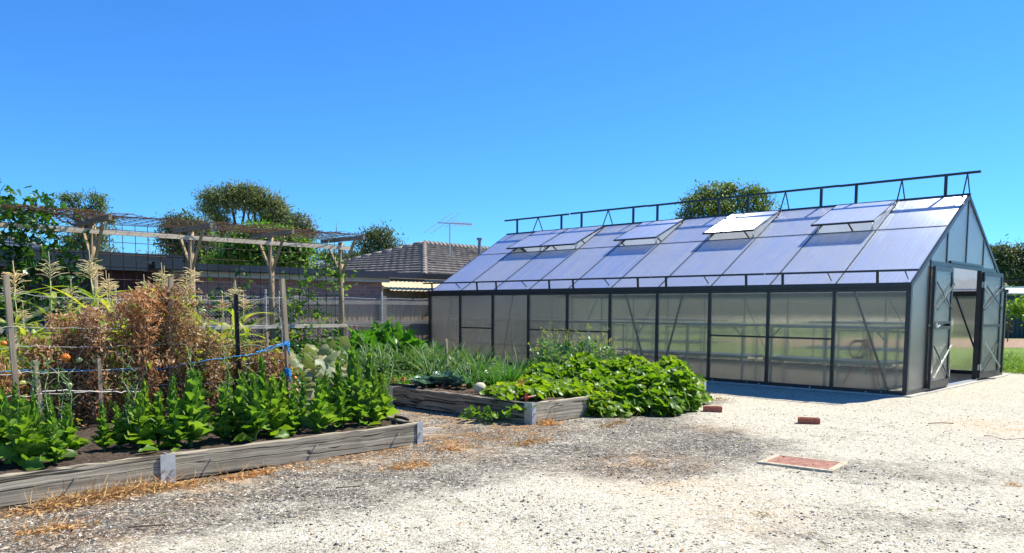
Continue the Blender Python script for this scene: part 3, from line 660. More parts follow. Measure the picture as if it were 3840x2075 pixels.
# ---- brick garage with black gutter
def garage():
    v0, v1, u0, u1 = -14.0, -3.0, 12.1, 15.6
    # right end where the bricks stop
    v1 = onU(1432, 1060, u0)[0]
    vs_ = onU(640, 1060, u0)[0]
    t = thing('brick_garage', 'low red brick garage with a black gutter behind the chain-link fence', 'garage', tuple(P(u0, (v0 + v1) / 2)))
    zt = onU(1280, 1052, u0)[1]
    part('brick_wall', lambda b: b.uvbox(u0, u1, vs_, v1, 0, zt), 'brick_wall', t)
    part('side_wall', lambda b: b.uvbox(u0 + .02, u1 - .02, v0, vs_ - .003, 0, zt + .05), 'brick_painted_shade', t)
    zf = zt + .09
    part('fascia_board', lambda b: b.uvbox(u0 - .12, u0 - .09, vs_ + .3, v1 + .15, zt - .02, zf), 'fascia', t)
    part('soffit', lambda b: b.uvbox(u0 - .09, u0 - .003, vs_, v1 + .15, zf - .03, zf), 'fascia', t)
    part('gutter', lambda b: b.uvbox(u0 - .26, u0 - .09, vs_ - .4, v1 + 3.2, zf + .003, zf + .15), 'gutter', t)
    part('roof', lambda b: b.uvbox(u0 - .09, u1 + .2, v0, v1 + .2, zf + .003, zf + .10), 'gutter', t)
    part('parapet', lambda b: (b.uvbox(u0 - .14, u0 + .2, v0, vs_ - .5, zt + .053, zf + .30), b.uvbox(u0 - .14, u0 + .3, vs_ - .49, vs_ + .2, zf + .16, zf + .30)), 'gutter', t)
garage()
# ---- lean-to with corrugated sheet roof and dark palings at the garage's right end
def leanto():
    u0 = 12.2; va = onU(1432, 1060, u0)[0] + .05; t = thing('corrugated_lean_to', 'small lean-to roofed with yellowed corrugated sheets beside the brick wall', 'lean-to', tuple(P(u0, va + 1.2)))
    zr = 1.98; n = 60; b = MB(); V_ = []; F = []
    for i in range(n + 1):
        v = va - .02 + (3.4) * i / n; dz = .014 * math.sin(i * math.pi * .8)
        V_ += [P(u0 + .35, v, zr - .02 + dz), P(u0 - .33, v, zr - .27 + dz), P(u0 + .35, v, zr - .03 + dz), P(u0 - .33, v, zr - .28 + dz)]
    for i in range(n):
        a = 4 * i; F += [(a, a + 1, a + 5, a + 4), (a + 2, a + 6, a + 7, a + 3), (a + 1, a + 3, a + 7, a + 5)]
    b.add(V_, F); b.build('roof', 'corrugated', t, smooth=True)
    def fn(b):
        for i in range(26): b.uvbox(u0 - .02 + .012 * (i % 2), u0 + .01 + .012 * (i % 2), va + i * .13, va + i * .13 + .122, .1, zr - .21 - .02 * rng.random())
    part('paling_wall', fn, 'paling', t)
leanto()
# ---- paling fence in front of the brick
def paling_fence():
    u0 = 11.75; t = thing('paling_fence', 'weathered grey paling fence with two rails behind the wire mesh', 'fence', tuple(P(u0, -5)))
    va, vb = -13, 1.2
    def fn(b):
        v = va
        while v < vb:
            w_ = rng.uniform(.08, .10); b.uvbox(u0 + .03, u0 + .045 + .006 * rng.random(), v, v + w_, .02, 1.30 + rng.uniform(-.015, .015)); v += w_ + rng.uniform(.008, .05)
    part('palings', fn, 'paling', t)
    for z_ in (1.40, .92): part('rail', lambda b: b.uvbox(u0 - .045, u0 + .028, va, vb, z_ - .045, z_ + .045), 'rail_grey', t)
    for v_ in np.arange(va, vb, 2.4): part('post', lambda b: b.uvbox(u0 - .05, u0 + .05, v_ - .06, v_ + .06, 0, 1.56), 'rail_grey', t)
paling_fence()
# ---- chain-link fence
def chain_fence():
    u0 = 11.45; t = thing('chain_link_fence', 'galvanised chain-link fence on thin steel posts in front of the palings', 'fence', tuple(P(u0, -5)))
    va, vb, h, m = -13.0, 1.0, 1.5, .075
    b = MB(); k = int((vb - va + h) / m)
    for i in range(-int(h / m), k):
        for sg in (1, -1):
            s0 = va + i * m; a = (s0, 0.05) if sg > 0 else (s0, h); e = (s0 + h, h) if sg > 0 else (s0 + h, .05)
            # clip to the fence length
            def clip(a, e):
                (x0, z0), (x1, z1) = a, e
                if x1 <= va or x0 >= vb: return None
                if x0 < va: r = (va - x0) / (x1 - x0); x0, z0 = va, z0 + r * (z1 - z0)
                if x1 > vb: r = (vb - x0) / (x1 - x0); x1, z1 = vb, z0 + r * (z1 - z0)
                return (x0, z0), (x1, z1)
            c = clip(a, e)
            if c: b.beam(P(u0 + .003 * sg, *c[0]), P(u0 + .003 * sg, *c[1]), .0058, .0045, U)
    b.build('wire_mesh', 'wire', t)
    vp = onU(1428, 1200, u0)[0]
    for v_ in (vp - 9, vp - 6, vp - 3, vp, vp + 1.6): part('post', lambda b: b.tube([P(u0 - .04, v_, 0), P(u0 - .04, v_, 1.66)], .022), 'galv', t)
    for z_ in (1.5, .85): part('straining_wire', lambda b: b.tube([P(u0 - .01, v, z_ + .008 * math.sin(v * 5)) for v in np.arange(va, vb, .3)], .0035, 5), 'wire', t)
chain_fence()
# ---- tiled hip-roof house
def tiled_roof(t, c, a, b_, apexes, courses=17, name='roof'):
    pass
def hip_face(b, eave0, eave1, top0, top1, n=17):
    """stepped tile courses between the eave edge and the top edge"""
    e0, e1, t0, t1 = map(np.asarray, (eave0, eave1, top0, top1))
    nr = np.cross(e1 - e0, (t0 + t1) / 2 - e0); nr = nr / np.linalg.norm(nr); nr = nr if nr[2] > 0 else -nr
    for i in range(n):
        s0, s1 = i / n, (i + 1.12) / n; s1 = min(s1, 1.0)
        A, B_ = e0 + (t0 - e0) * s0, e1 + (t1 - e1) * s0; Cc, Dd = e0 + (t0 - e0) * s1, e1 + (t1 - e1) * s1
        L = np.linalg.norm(B_ - A); k = max(2, int(L / .17)); V_ = []; F = []
        for j in range(k + 1):
            q = j / k; wv = .007 * abs(math.sin(j * math.pi / 2)); lo = A + (B_ - A) * q; hi = Cc + (Dd - Cc) * q
            V_ += [lo + nr * (.085 + wv), hi + nr * (.008 + wv * .6), lo + nr * (-.02)]
        for j in range(k):
            a = 3 * j; F += [(a, a + 3, a + 4, a + 1), (a + 2, a + 5, a + 3, a)]
        b.add(V_, F)
def caps(b, p0, p1, n):
    p0, p1 = np.asarray(p0, float), np.asarray(p1, float)
    for i in range(n):
        a = p0 + (p1 - p0) * (i / n); e = p0 + (p1 - p0) * ((i + 1.08) / n); b.tube([a + Z * .045, e + Z * .025], [.105, .09], 8)
def hip_house(name, label, C_, w_, L_, ze, rise, mats, left=True, extra=None):
    """near corner C_ (u, v): hip end of width 2*w_ runs along U, ridge along V"""
    u0, v0 = C_; t = thing(name, label, 'house', tuple(P(u0, v0))); t.rotation_euler = (0, 0, math.radians(6.0))
    q = lambda u, v, z: P(u, v, z)
    A = q(u0, v0, ze); B_ = q(u0 + 2 * w_, v0, ze); Cc = q(u0, v0 + L_, ze); Dd = q(u0 + 2 * w_, v0 + L_, ze); R0 = q(u0 + w_, v0 + w_, ze + rise); R1 = q(u0 + w_, v0 + L_ - w_, ze + rise)
    part('wall', lambda b: b.uvbox(u0 + .5, u0 + 2 * w_ - .5, v0 + .5, v0 + L_ - .5, 0, ze - .05), mats[2], t)
    b = MB(); hip_face(b, A, B_, R0, R0, 14); hip_face(b, A, Cc, R0, R1, 14); hip_face(b, Dd, B_, R1, R0); hip_face(b, Dd, Cc, R1, R1); rf = b.build('roof', mats[0], t)
    b = MB(); 
    for a, e, n in ((A, R0, 15), (B_, R0, 15), (Cc, R1, 15), (R0, R1, 22)): caps(b, a, e, n)
    b.build('ridge_tiles', mats[1], rf, smooth=True)
    part('gutter', lambda b: (b.uvbox(u0 - .1, u0 + .02, v0 - .1, v0 + L_ + .1, ze - .14, ze - .01), b.uvbox(u0 + .021, u0 + 2 * w_, v0 - .1, v0 + .02, ze - .14, ze - .01)), 'gutter', t)
    part('eave_soffit', lambda b: b.uvbox(u0 + .03, u0 + 2 * w_ - .03, v0 + .03, v0 + L_ - .03, ze - .20, ze - .145), 'fascia', t)
    return t
C_ = toUV(bd(1593, 1060, 24.0))
hh = hip_house('tiled_house', 'house with a brown-grey tiled hip roof left of the greenhouse', (C_[0], C_[1]), 4.0, 13.0, 2.2, 1.42, ('tile', 'tile_cap', 'house_wall'))
fl = bd(1798, 955, 30.5); ft = thing('flue_pipe', 'thin grey flue pipe with a cap on the tiled roof beside the greenhouse ridge', 'flue', tuple(fl)); FP = lambda *a: part('pipe', *a, ft)
FP(lambda b: (b.tube([fl - Z * 1.0, bd(1798, 900, 30.5)], .06, 10), b.tube([bd(1798, 901, 30.5), bd(1798, 893, 30.5)], .11, 10)), 'metal_roof')
def antenna():
    Y = 27.5; base = bd(1687, 962, Y); top = bd(1687, 836, Y); t = thing('tv_antenna', 'thin television antenna on a mast above the tiled roof', 'antenna', tuple(base))
    part('mast', lambda b: b.tube([base, top], .022, 6), 'galv', t)
    a, e = bd(1643, 836, Y), bd(1771, 842, Y - 1.0); part('boom', lambda b: b.tube([a, e], .02, 6), 'galv', t)
    d = (e - a) / np.linalg.norm(e - a); pr = np.cross(d, Z); pr /= np.linalg.norm(pr)
    for s_, h in ((0, 1.25), (.22, 1.3), (.38, .5), (.43, .35)) + tuple((.5 + .045 * i, .22 - .008 * i) for i in range(12)):
        c = a + (e - a) * s_; k = -pr * .25 + np.array([.25, 0, .32]); k /= np.linalg.norm(k); k = k if h > .4 else (Z * .7 + pr * .7)
        part('element', lambda b: b.tube([c - k * h / 2, c + k * h / 2], .010, 5), 'galv', t)
antenna()
# far-left house, grey tiles
Cl = toUV(bd(335, 985, 21.0))
def left_house():
    u0, v1 = Cl[0], Cl[1]; t = thing('grey_tiled_house', 'grey-tiled house with a dark gutter at the left edge behind the vine', 'house', tuple(P(u0 + 3, v1 - 4)))
    ze = onU(335, 985, u0)[1]; A = P(u0, v1, ze); B_ = P(u0, v1 - 11, ze); R0 = P(u0 + 4, v1 - 4, ze + 1.55); R1 = P(u0 + 4, v1 - 11, ze + 1.55); E_ = P(u0 + 8, v1, ze)
    b = MB(); hip_face(b, A, B_, R0, R1, 15); hip_face(b, A, E_, R0, R0, 15); rf = b.build('roof', 'metal_roof', t)
    b = MB(); caps(b, A, R0, 15); b.build('ridge_tiles', 'tile_cap', rf, smooth=True)
    part('gutter', lambda b: b.uvbox(u0 - .12, u0, v1 - 11, v1 + .1, ze - .14, ze), 'gutter', t)
    part('wall', lambda b: b.uvbox(u0 + .4, u0 + 7.6, v1 - 11, v1 - .4, 0, ze - .05), 'house_wall', t)
    part('window', lambda b: b.uvbox(u0 + .37, u0 + .397, v1 - 3.4, v1 - 1.8, ze - 1.3, ze - .35), 'gutter', t)
left_house()
# plain metal-roofed building between the pergola and the tiled house
def metal_shed():
    Y = 34; a = bd(1120, 972, Y); e = bd(1400, 990, Y - 0); zt = a[2]; t = thing('metal_roofed_building', 'grey building with a plain metal roof behind the pergola end', 'building', (float(a[0]), Y, 0))
    x0, x1 = a[0] - 3.2, e[0] + .6
    b = MB(); V_ = [(x0, Y, zt), (x1, Y, zt - .1), (x1, Y - 4, zt - 1.0), (x0, Y - 4, zt - .9), (x0, Y + 4, zt - .9), (x1, Y + 4, zt - 1.0)]
    V_ = V_ + [(x, y, z - .06) for x, y, z in V_]; b.add(V_, [(0, 3, 2, 1), (0, 1, 5, 4), (6, 7, 8, 9), (6, 10, 11, 7), (3, 9, 8, 2), (1, 2, 8, 7), (0, 6, 9, 3), (1, 7, 11, 5), (0, 4, 10, 6), (4, 5, 11, 10)]); b.build('roof', 'metal_roof', t)
    part('wall', lambda b: b.box(((x0 + x1) / 2, Y, (zt - 1.05) / 2), (x1 - x0 - .6, 7.2, zt - 1.05)), 'house_wall', t)
    part('roof_vent', lambda b: (b.tube([(a[0] + 2.0, Y - 2.2, zt - .75), (a[0] + 2.0, Y - 2.2, zt - .15)], .09), b.ball((a[0] + 2.0, Y - 2.2, zt - .12), (.16, .16, .08), 10, 5)), 'galv', t)
metal_shed()
# green shed on the right
def green_shed():
    Y = 36.7; a = bd(3762, 1104, Y); r = bd(3768, 1081, Y); x0 = float(a[0]); x1 = x0 + 9; ze, zr = a[2] + .02, r[2] + .04
    t = thing('garden_shed', 'dark green steel shed with a pale roof beyond the greenhouse doors', 'shed', (x0 + 4, Y, 0))
    part('wall', lambda b: b.box(((x0 + x1) / 2, Y + 2, ze / 2 - .04), (x1 - x0, 4, ze - .08)), 'shed_green', t)
    def ribs(b):
        for i in range(46): b.box((x0 + .1 + i * .195, Y - .012, ze / 2 - .06), (.05, .018, ze - .12))
    part('cladding', ribs, 'shed_green', t)
    b = MB(); V_ = [(x0 - .1, Y - .15, ze - .02), (x1, Y - .15, ze - .02), (x1, Y + 2, zr), (x0 - .1, Y + 2, zr), (x1, Y + 4.1, ze), (x0 - .1, Y + 4.1, ze)]
    V_ += [(x, y, z + .05) for x, y, z in V_]; b.add(V_, [(0, 1, 7, 6), (6, 7, 8, 9), (9, 8, 10, 11), (0, 3, 2, 1), (3, 5, 4, 2), (0, 6, 9, 3), (3, 9, 11, 5)]); b.build('roof', 'shed_roof', t)
    def cap(b):
        for i in range(14): b.box((x0 + .2 + i * .6, Y + 2, zr + .08), (.3, .3, .03))
        b.box(((x0 + x1) / 2, Y + 2, zr + .055), (x1 - x0 + .2, .35, .03))
    part('ridge_cap', cap, 'shed_roof', t)
green_shed()
# ================================================================== TREES
def limb_path(a, e, n=6, wob=.12):
    a, e = np.asarray(a, float), np.asarray(e, float); L = np.linalg.norm(e - a); pts = [a + (e - a) * i / n + (rng.normal(size=3) * wob * L * .25 if 0 < i < n else 0) for i in range(n + 1)]
    return pts
def tree(name, label, base, blobs, leaf_mat, leaf=.22, dens=900, trunk_r=.25, tmpl=T_GUM, group=None, bare=(), cat='tree', limbs=True, fork=.45, inner=.35, droop=.5):
    """blobs: (centre offset xyz from base, radii xyz); clumps of leaves on the shell of each blob with twigs inside"""
    base = np.asarray(base, float); t = thing(name, label, cat, tuple(base), group)
    b = MB(); zb = min(c[2] for c, r in blobs); top = np.array([0, 0, zb * fork + .01]) + base
    cen = sum((np.array(c) for c, r in blobs)) / len(blobs); fk = base + np.array([cen[0] * .4, cen[1] * .4, zb * fork])
    b.tube(limb_path(base - Z * .05, fk, 4, .06), np.linspace(trunk_r, trunk_r * .75, 5), 8)
    B = MB(); LT = []; LD = []; LU = []
    for c, r in blobs:
        c = np.array(c, float) + base; r = np.array(r, float)
        if limbs:
            b.tube(limb_path(fk, c, 6, .15), np.linspace(trunk_r * .55, trunk_r * .12, 7), 6)
            for k in range(4):
                e = c + rng.normal(size=3) * r * .55; b.tube(limb_path(c - Z * r[2] * .3, e, 4, .2), np.linspace(trunk_r * .16, trunk_r * .03, 5), 5)
        vol = (r[0] * r[1] * r[2]) ** (2 / 3); ncl = max(8, int(dens * vol / 9))
        d = rnd_dirs(ncl); d[:, 2] = np.abs(d[:, 2]) * np.where(rng.random(ncl) < .72, 1, -.8)
        rad = np.where(rng.random(ncl) < inner, rng.uniform(.35, .9, ncl), rng.uniform(.8, 1.1, ncl))
        cc = c + d * r * rad[:, None]
        cs = rng.uniform(.5, 1.0, ncl) * leaf * 3.2
        m = 30; off = rng.normal(size=(ncl, m, 3)) * cs[:, None, None] * np.array([.55, .55, .38])
        LT.append((cc[:, None, :] + off).reshape(-1, 3)); q = rnd_dirs(ncl * m) * .8 + np.array([0, 0, -droop]) + np.repeat(d, m, 0) * .5; LD.append(q); LU.append(np.repeat(d, m, 0))
    T_ = np.concatenate(LT); Dd = np.concatenate(LD); UPV = np.concatenate(LU); keep = T_[:, 2] > base[2] + .05; T_, Dd = T_[keep], Dd[keep]
    B.scatter(tmpl, T_, frames(Dd, rnd_dirs(len(T_)) * .75 + UPV[keep] * 1.1 + np.array([0, 0, .4])), rng.uniform(.6, 1.2, len(T_)) * leaf)
    for a, e in bare:
        pts = limb_path(np.array(a) + base, np.array(e) + base, 6, .15); b.tube(pts, np.linspace(.05, .012, 7), 5)
        for k in range(2, 7):
            for j in range(2): b.tube([pts[k], pts[k] + rnd_dirs(1)[0] * .3 + Z * .15], [.012, .004], 4)
    b.build('trunk', 'bark', t, smooth=True); B.build('crown', leaf_mat, t)
    return t
def pxblobs(lst, Y, depth=.8):
    """blobs given in picture terms (D px: cx, cy, rx, ry) at a distance Y -> base and blob list"""
    k = Y / (FPX / 1.4907); out = []; cs = [bd(src(cx), src(cy_), Y) for cx, cy_, rx, ry in lst]
    bx = float(np.mean([c[0] for c in cs])); base = np.array([bx, Y, 0])
    for c, (cx, cy_, rx, ry) in zip(cs, lst): out.append((tuple(c - base + np.array([0, rng.uniform(-.5, .5) * rx * k, 0])), (rx * k, rx * k * depth, ry * k)))
    return base, out
Y = 62; B0, bl = pxblobs([(540, 500, 26, 20), (575, 490, 28, 20), (612, 484, 28, 20), (648, 494, 28, 20), (676, 512, 28, 20), (528, 528, 20, 18), (546, 548, 22, 16), (585, 516, 24, 14), (632, 515, 26, 14), (700, 536, 26, 20), (672, 548, 24, 18), (722, 560, 24, 18), (700, 575, 28, 18), (655, 580, 24, 16), (562, 575, 22, 14), (548, 605, 26, 14), (735, 590, 24, 20), (690, 605, 30, 18), (600, 600, 22, 14)], Y)
tree('gum_tree', 'broad domed gum tree, the largest tree, behind the pergola', B0 + np.array([-1.2, 0, 0]), [((c[0] + 1.2, c[1], c[2]), r) for c, r in bl], 'gum_leaf', .24, 760, .4, T_GUM, 'trees behind the fences', fork=.6)
Y = 58; B0, bl = pxblobs([(755, 570, 26, 28), (770, 595, 20, 26), (745, 600, 24, 24)], Y); tree('gum_tree', 'small brownish gum against the right side of the broad domed tree', B0, bl, 'grey_leaf', .22, 900, .2, T_GUM, 'trees behind the fences')
Y = 50; B0, bl = pxblobs([(440, 575, 26, 26), (470, 565, 30, 18), (430, 620, 24, 30), (465, 640, 34, 30), (510, 620, 30, 34), (520, 660, 30, 20), (500, 575, 26, 20)], Y); tree('gum_tree', 'dark dense gum left of the broad domed tree', B0, bl, 'dark_leaf', .24, 800, .3, T_GUM, 'trees behind the fences')
Y = 24; B0, bl = pxblobs([(625, 590, 30, 16), (655, 585, 26, 14), (690, 600, 30, 16), (735, 602, 26, 14), (640, 610, 44, 26), (700, 630, 48, 32), (620, 650, 44, 36), (680, 660, 54, 34), (745, 655, 34, 34), (590, 640, 30, 26), (660, 595, 26, 16), (705, 603, 24, 14), (755, 625, 28, 26), (560, 670, 34, 20), (770, 680, 20, 16)], Y); tree('broadleaf_tree', 'bright green leafy tree spilling over the garage roof', B0, bl, 'bright_leaf', .12, 2200, .14, T_QUAD, 'trees behind the fences', droop=.2, inner=.5)
Y = 50; B0, bl = pxblobs([(935, 592, 16, 11), (958, 588, 18, 12), (978, 600, 16, 12), (916, 610, 16, 12), (948, 612, 18, 11), (990, 622, 16, 12), (966, 630, 18, 11), (925, 634, 18, 12), (1000, 642, 14, 9), (945, 648, 22, 10), (975, 650, 22, 9)], Y); tree('gum_tree', 'round dark gum beside the tiled roof', B0, bl, 'dark_leaf', .22, 900, .25, T_GUM, 'trees behind the fences')
Y = 70; B0, bl = pxblobs([(880, 660, 22, 16), (905, 652, 20, 14), (850, 655, 22, 12), (820, 650, 20, 12)], Y); tree('distant_tree', 'low dark tree just left of the round gum', B0, bl, 'dark_leaf', .3, 700, .2, T_GUM, 'trees behind the fences')
Y = 75; B0, bl = pxblobs([(345, 662, 16, 10), (383, 660, 20, 14), (320, 668, 16, 8), (405, 668, 16, 12)], Y); tree('distant_tree', 'low distant tree seen through the square mesh', B0, bl, 'grey_leaf', .3, 700, .2, T_GUM, 'trees behind the fences')
Y = 30; B0, bl = pxblobs([(262, 640, 28, 26), (280, 655, 18, 22), (235, 655, 22, 22)], Y); tree('shrubby_tree', 'bushy dull green tree behind the first pergola post', B0, bl, 'grey_leaf', .13, 1100, .12, T_GUM, 'trees behind the fences')
Y = 26; B0, bl = pxblobs([(205, 590, 42, 26), (250, 585, 30, 22), (180, 620, 40, 30), (225, 625, 44, 34), (245, 540, 20, 28), (255, 565, 22, 18), (165, 590, 24, 14)], Y)
tree('gum_tree', 'sparse-topped gum with bare twigs above the left of the pergola', B0, bl[:4], 'gum_leaf', .13, 1150, .16, T_GUM, 'trees behind the fences')
B1, b2 = pxblobs([(175, 505, 14, 8), (165, 495, 12, 7), (190, 520, 16, 8), (200, 500, 12, 8), (235, 495, 14, 9), (246, 515, 14, 12), (232, 530, 14, 10), (262, 545, 20, 11), (280, 552, 12, 10), (255, 528, 16, 10), (250, 500, 10, 6), (215, 530, 12, 8)], Y - .6)
tw = [(tuple(bd(src(205), src(575), Y - .6) - B1), tuple(bd(src(x), src(y), Y - .6) - B1)) for x, y in ((170, 490), (195, 505), (240, 490), (262, 540), (150, 530), (133, 545), (228, 520))]
tree('gum_sapling', 'thin leggy gum with open twigs against the sky', B1, b2, 'olive_leaf', .085, 260, .05, T_GUM, 'trees behind the fences', bare=tw, inner=.8, fork=.8)
Y = 42; B0, bl = pxblobs([(1795, 492, 44, 26), (1760, 505, 34, 20), (1735, 520, 22, 22), (1830, 478, 30, 22), (1830, 510, 50, 30), (1880, 500, 34, 28), (1905, 490, 22, 20), (1920, 520, 26, 26), (1790, 535, 60, 30), (1870, 545, 60, 30), (1730, 545, 30, 20), (1800, 600, 60, 40), (1870, 600, 50, 40)], Y); tree('broadleaf_tree', 'light green bushy tree showing above the greenhouse ridge', B0, bl, 'olive_leaf', .15, 520, .25, T_QUAD, 'trees behind the fences', droop=.1, inner=.6)
Y = 60; B0, bl = pxblobs([(2530, 640, 32, 20), (2560, 650, 26, 22), (2510, 660, 24, 18), (2545, 680, 44, 28), (2590, 660, 34, 40), (2520, 705, 40, 22), (2580, 710, 50, 30)], Y); tree('gum_tree', 'dark gum at the right edge behind the green shed', B0, bl, 'dark_leaf', .26, 900, .35, T_GUM, 'trees behind the fences')
Y = 44; hedge = [(x, 752 + rng.uniform(-6, 6), 60, 28) for x in range(1100, 2480, 75)]; 
for i, hx in enumerate(hedge):
    B0, bl = pxblobs([hx, (hx[0] + 25, hx[1] + 10, 45, 26), (hx[0] - 25, hx[1] + 14, 45, 22)], Y); tree('hedge_shrub', 'dark shrub in the far hedge seen blurred through the greenhouse walls', B0, bl, 'dark_leaf', .30, 260, .1, T_QUAD, 'hedge beyond the lawn', cat='shrub', limbs=False)
B0, bl = pxblobs([(2568, 776, 22, 10), (2580, 768, 20, 14), (2592, 785, 24, 22), (2556, 779, 12, 6)], 19); SH = np.array([2.2, .3, 0]); tree('citrus_tree', 'bright citrus branch reaching in at the right edge', B0 + SH, [(tuple(np.array(c) - SH), r) for c, r in bl] + [((0, 0, 1.5), (.8, .8, .7))], 'bright_leaf', .08, 2500, .04, T_QUAD, cat='tree', droop=.1)
sp = bp(3778, 1283); t = thing('sapling', 'bare young sapling in front of the green shed', 'sapling', tuple(sp))
part('trunk', lambda b: (b.tube([sp, sp + Z * .9 + np.array([.02, 0, 0])], .02, 6), b.tube([sp + Z * .5, sp + Z * .75 + np.array([.18, 0, 0])], .012, 5), b.tube([sp + Z * .6, sp + Z * .8 - np.array([.12, 0, 0])], .01, 5)), 'bark', t)
part('leaves', lambda b: b.scatter(T_QUAD, sp + Z * .65 + rng.normal(size=(70, 3)) * np.array([.07, .07, .17]), frames(rnd_dirs(70), rnd_dirs(70)), np.full(70, .07)), 'dark_leaf', t)
# ================================================================== PERGOLA
PU = 9.47; PV = [-8.42 + 1.545 * k for k in range(4)]; ZB = 2.46; ZA = 2.62
PV = [onU(src(x), src(700), PU)[0] for x in (237, 483, 683, 858)]
def pergola():
    t = thing('pergola', 'timber pergola of round posts, cross arms and a long beam carrying rusty mesh', 'pergola', tuple(P(PU, -6)))
    v0 = -10.6
    part('beam', lambda b: b.uvbox(PU - .10, PU - .055, v0, PV[3] + .18, ZB - .036, ZB + .036), 'pale_wood_v', t)
    part('lower_rail', lambda b: b.uvbox(PU - .10, PU - .055, v0, PV[3] + .06, .89, .955), 'pale_wood_v', t)
    for i, v_ in enumerate([PV[0] - 1.53] + PV):
        part('post', lambda b: b.tube([P(PU, v_, 0), P(PU, v_, ZA - .05)], .052, 12), 'post_wood', t, smooth=True)
        part('cross_arm', lambda b: b.uvbox(PU - .80, PU + .70, v_ - .022, v_ + .022, ZA - .035, ZA + .04), 'grey_wood_u', t)
        for s_ in (-1, 1): part('brace', lambda b: b.beam(P(PU + .03 * s_, v_, ZB - .52), P(PU + .48 * s_, v_, ZA - .06), .05, .035, V), 'post_wood', t)
    # side mesh and roof mesh: 200 mm squares of rusty wire
    def side(b):
        for z_ in np.arange(.12, ZB + .16, .2): b.tube([P(PU + .055, v0, z_), P(PU + .055, PV[3] + .05, z_)], .0055, 5)
        for v_ in np.arange(v0, PV[3], .2): b.tube([P(PU + .062, v_, .1), P(PU + .062, v_, ZA)], .0055, 5)
    part('side_mesh', side, 'rust_wire', t)
    def top(b):
        for u_ in np.arange(-.78, .71, .165): b.tube([P(PU + u_, v, ZA + .055 + .012 * math.sin(v * 2.1 + u_ * 4) - .02 * (u_ + .05) ** 2) for v in np.linspace(v0, PV[3] + .1, 14)], .0045, 5)
        for v_ in np.arange(v0, PV[3] + .1, .2): b.tube([P(PU - .80, v_, ZA + .068), P(PU + .72, v_, ZA + .068)], .0045, 5)
    part('roof_mesh', top, 'rust_wire', t)
pergola()
# dead tendrils lying on the mesh
def tendrils():
    b = MB()
    for i in range(80):
        v0 = rng.uniform(-10, PV[3] - .6); u0 = PU + rng.uniform(-.75, .65); L = rng.uniform(.5, 1.7); n = 8
        if PV[0] - .3 < v0 < PV[0] + 1.0: continue
        pts = [P(u0 + .02 * math.sin(j * 1.3 + i) + .02 * j * rng.uniform(-.3, .3), v0 + L * j / n, ZA + .085 + .025 * math.sin(j * 1.7 + i * 2)) for j in range(n + 1)]; b.tube(pts, .0032, 4)
    b.build('dead_tendrils', 'rust_stem', org=P(PU, -6, ZA), label='dead brown vine tendrils tangled over the pergola roof mesh', cat='dead vine', kind='stuff')
tendrils()
def vine(name, label, zones, mat='vine_leaf', leaf=.11, group='vines climbing the pergola', stems=()):
    """zones: (u, v range, z range, count)"""
    b = MB(); T_ = []; c0 = None
    for (ua, ub, va, vb, za, zb, n) in zones:
        k = max(1, n // 14); cen = np.array([P(rng.uniform(ua, ub), rng.uniform(va, vb), rng.uniform(za, zb)) for _ in range(k)])
        pt = np.repeat(cen, 14, 0) + rng.normal(size=(k * 14, 3)) * np.array([.13, .13, .13]); T_.append(pt)
    T_ = np.concatenate(T_); org = np.array([*T_.mean(0)[:2], 0]); t = thing(name, label, 'vine', tuple(org), group)
    Dd = rnd_dirs(len(T_), -.3) + (-V + U * 0) * .1; up = rnd_dirs(len(T_)) * .7 + np.array([0, 0, .7]) - V * .3
    b.scatter(T_VINE, T_, frames(Dd, up), rng.uniform(.6, 1.2, len(T_)) * leaf); b.build('foliage', mat, t)
    s = MB()
    for a, e in stems: s.tube(limb_path(P(*a), P(*e), 7, .12), np.linspace(.012, .005, 8), 5)
    s.build('stem', 'vine_stem', t)
vine('passionfruit_vine', 'thick dark green passionfruit vine over the left end of the pergola', [(PU - .1, PU + .25, -10.6, -8.9, 1.0, 2.65, 760), (PU - .5, PU + .6, -10.6, -9.0, 2.62, 2.82, 330), (PU - .05, PU + .2, -9.6, -8.2, .5, 1.7, 420), (PU - .1, PU + .2, -9.2, -8.5, 1.7, 2.4, 130), (PU - .3, PU + .3, -9, -8.5, 2.55, 2.72, 40)],
     stems=[((PU, -9.5, 0), (PU + .1, -9.2, 2.6)), ((PU, -8.9, 0), (PU + .1, -9.9, 2.6)), ((PU, -9.9, 0), (PU, -9.8, 2.6)), ((PU, -10.2, 1), (PU, -8.8, 2.2))])
q1, q2 = PV[2], PV[3]
vine('passionfruit_vine', 'sparse young passionfruit vine between the last two pergola posts', [(PU, PU + .12, q2 - .45, q2 - .05, 1.6, 2.3, 70), (PU, PU + .12, q2 - 1.2, q2 - .5, 1.4, 1.8, 90), (PU, PU + .15, q2 - 1.1, q2 - .7, .5, 1.5, 120), (PU, PU + .15, q2 - .6, q2 - .1, .6, 1.2, 90), (PU, PU + .1, q2 - .05, q2 + .15, 1.5, 1.9, 60), (PU, PU + .2, q2 - 1.6, q2 - 1.0, .3, .9, 90)],
     'bright_leaf', .09, stems=[((PU, q2 - .9, 0), (PU + .05, q2 - .9, 1.8)), ((PU, q2 - .9, 1.5), (PU + .05, q2 - .2, 2.4)), ((PU, q2 - .2, .5), (PU, q2 - .1, 2.5)), ((PU, q2 - .3, 2.5), (PU, q2 + .0, 3.0))])
vine('passionfruit_vine', 'small tuft of vine on the mesh between the middle posts', [(PU, PU + .12, PV[1] + .3, PV[1] + 1.0, 1.3, 1.9, 70), (PU, PU + .15, PV[1] + .2, PV[2] - .2, .4, 1.3, 110)], 'vine_leaf', .09, stems=[((PU, PV[1] + .7, 0), (PU + .05, PV[1] + .8, 1.8))])
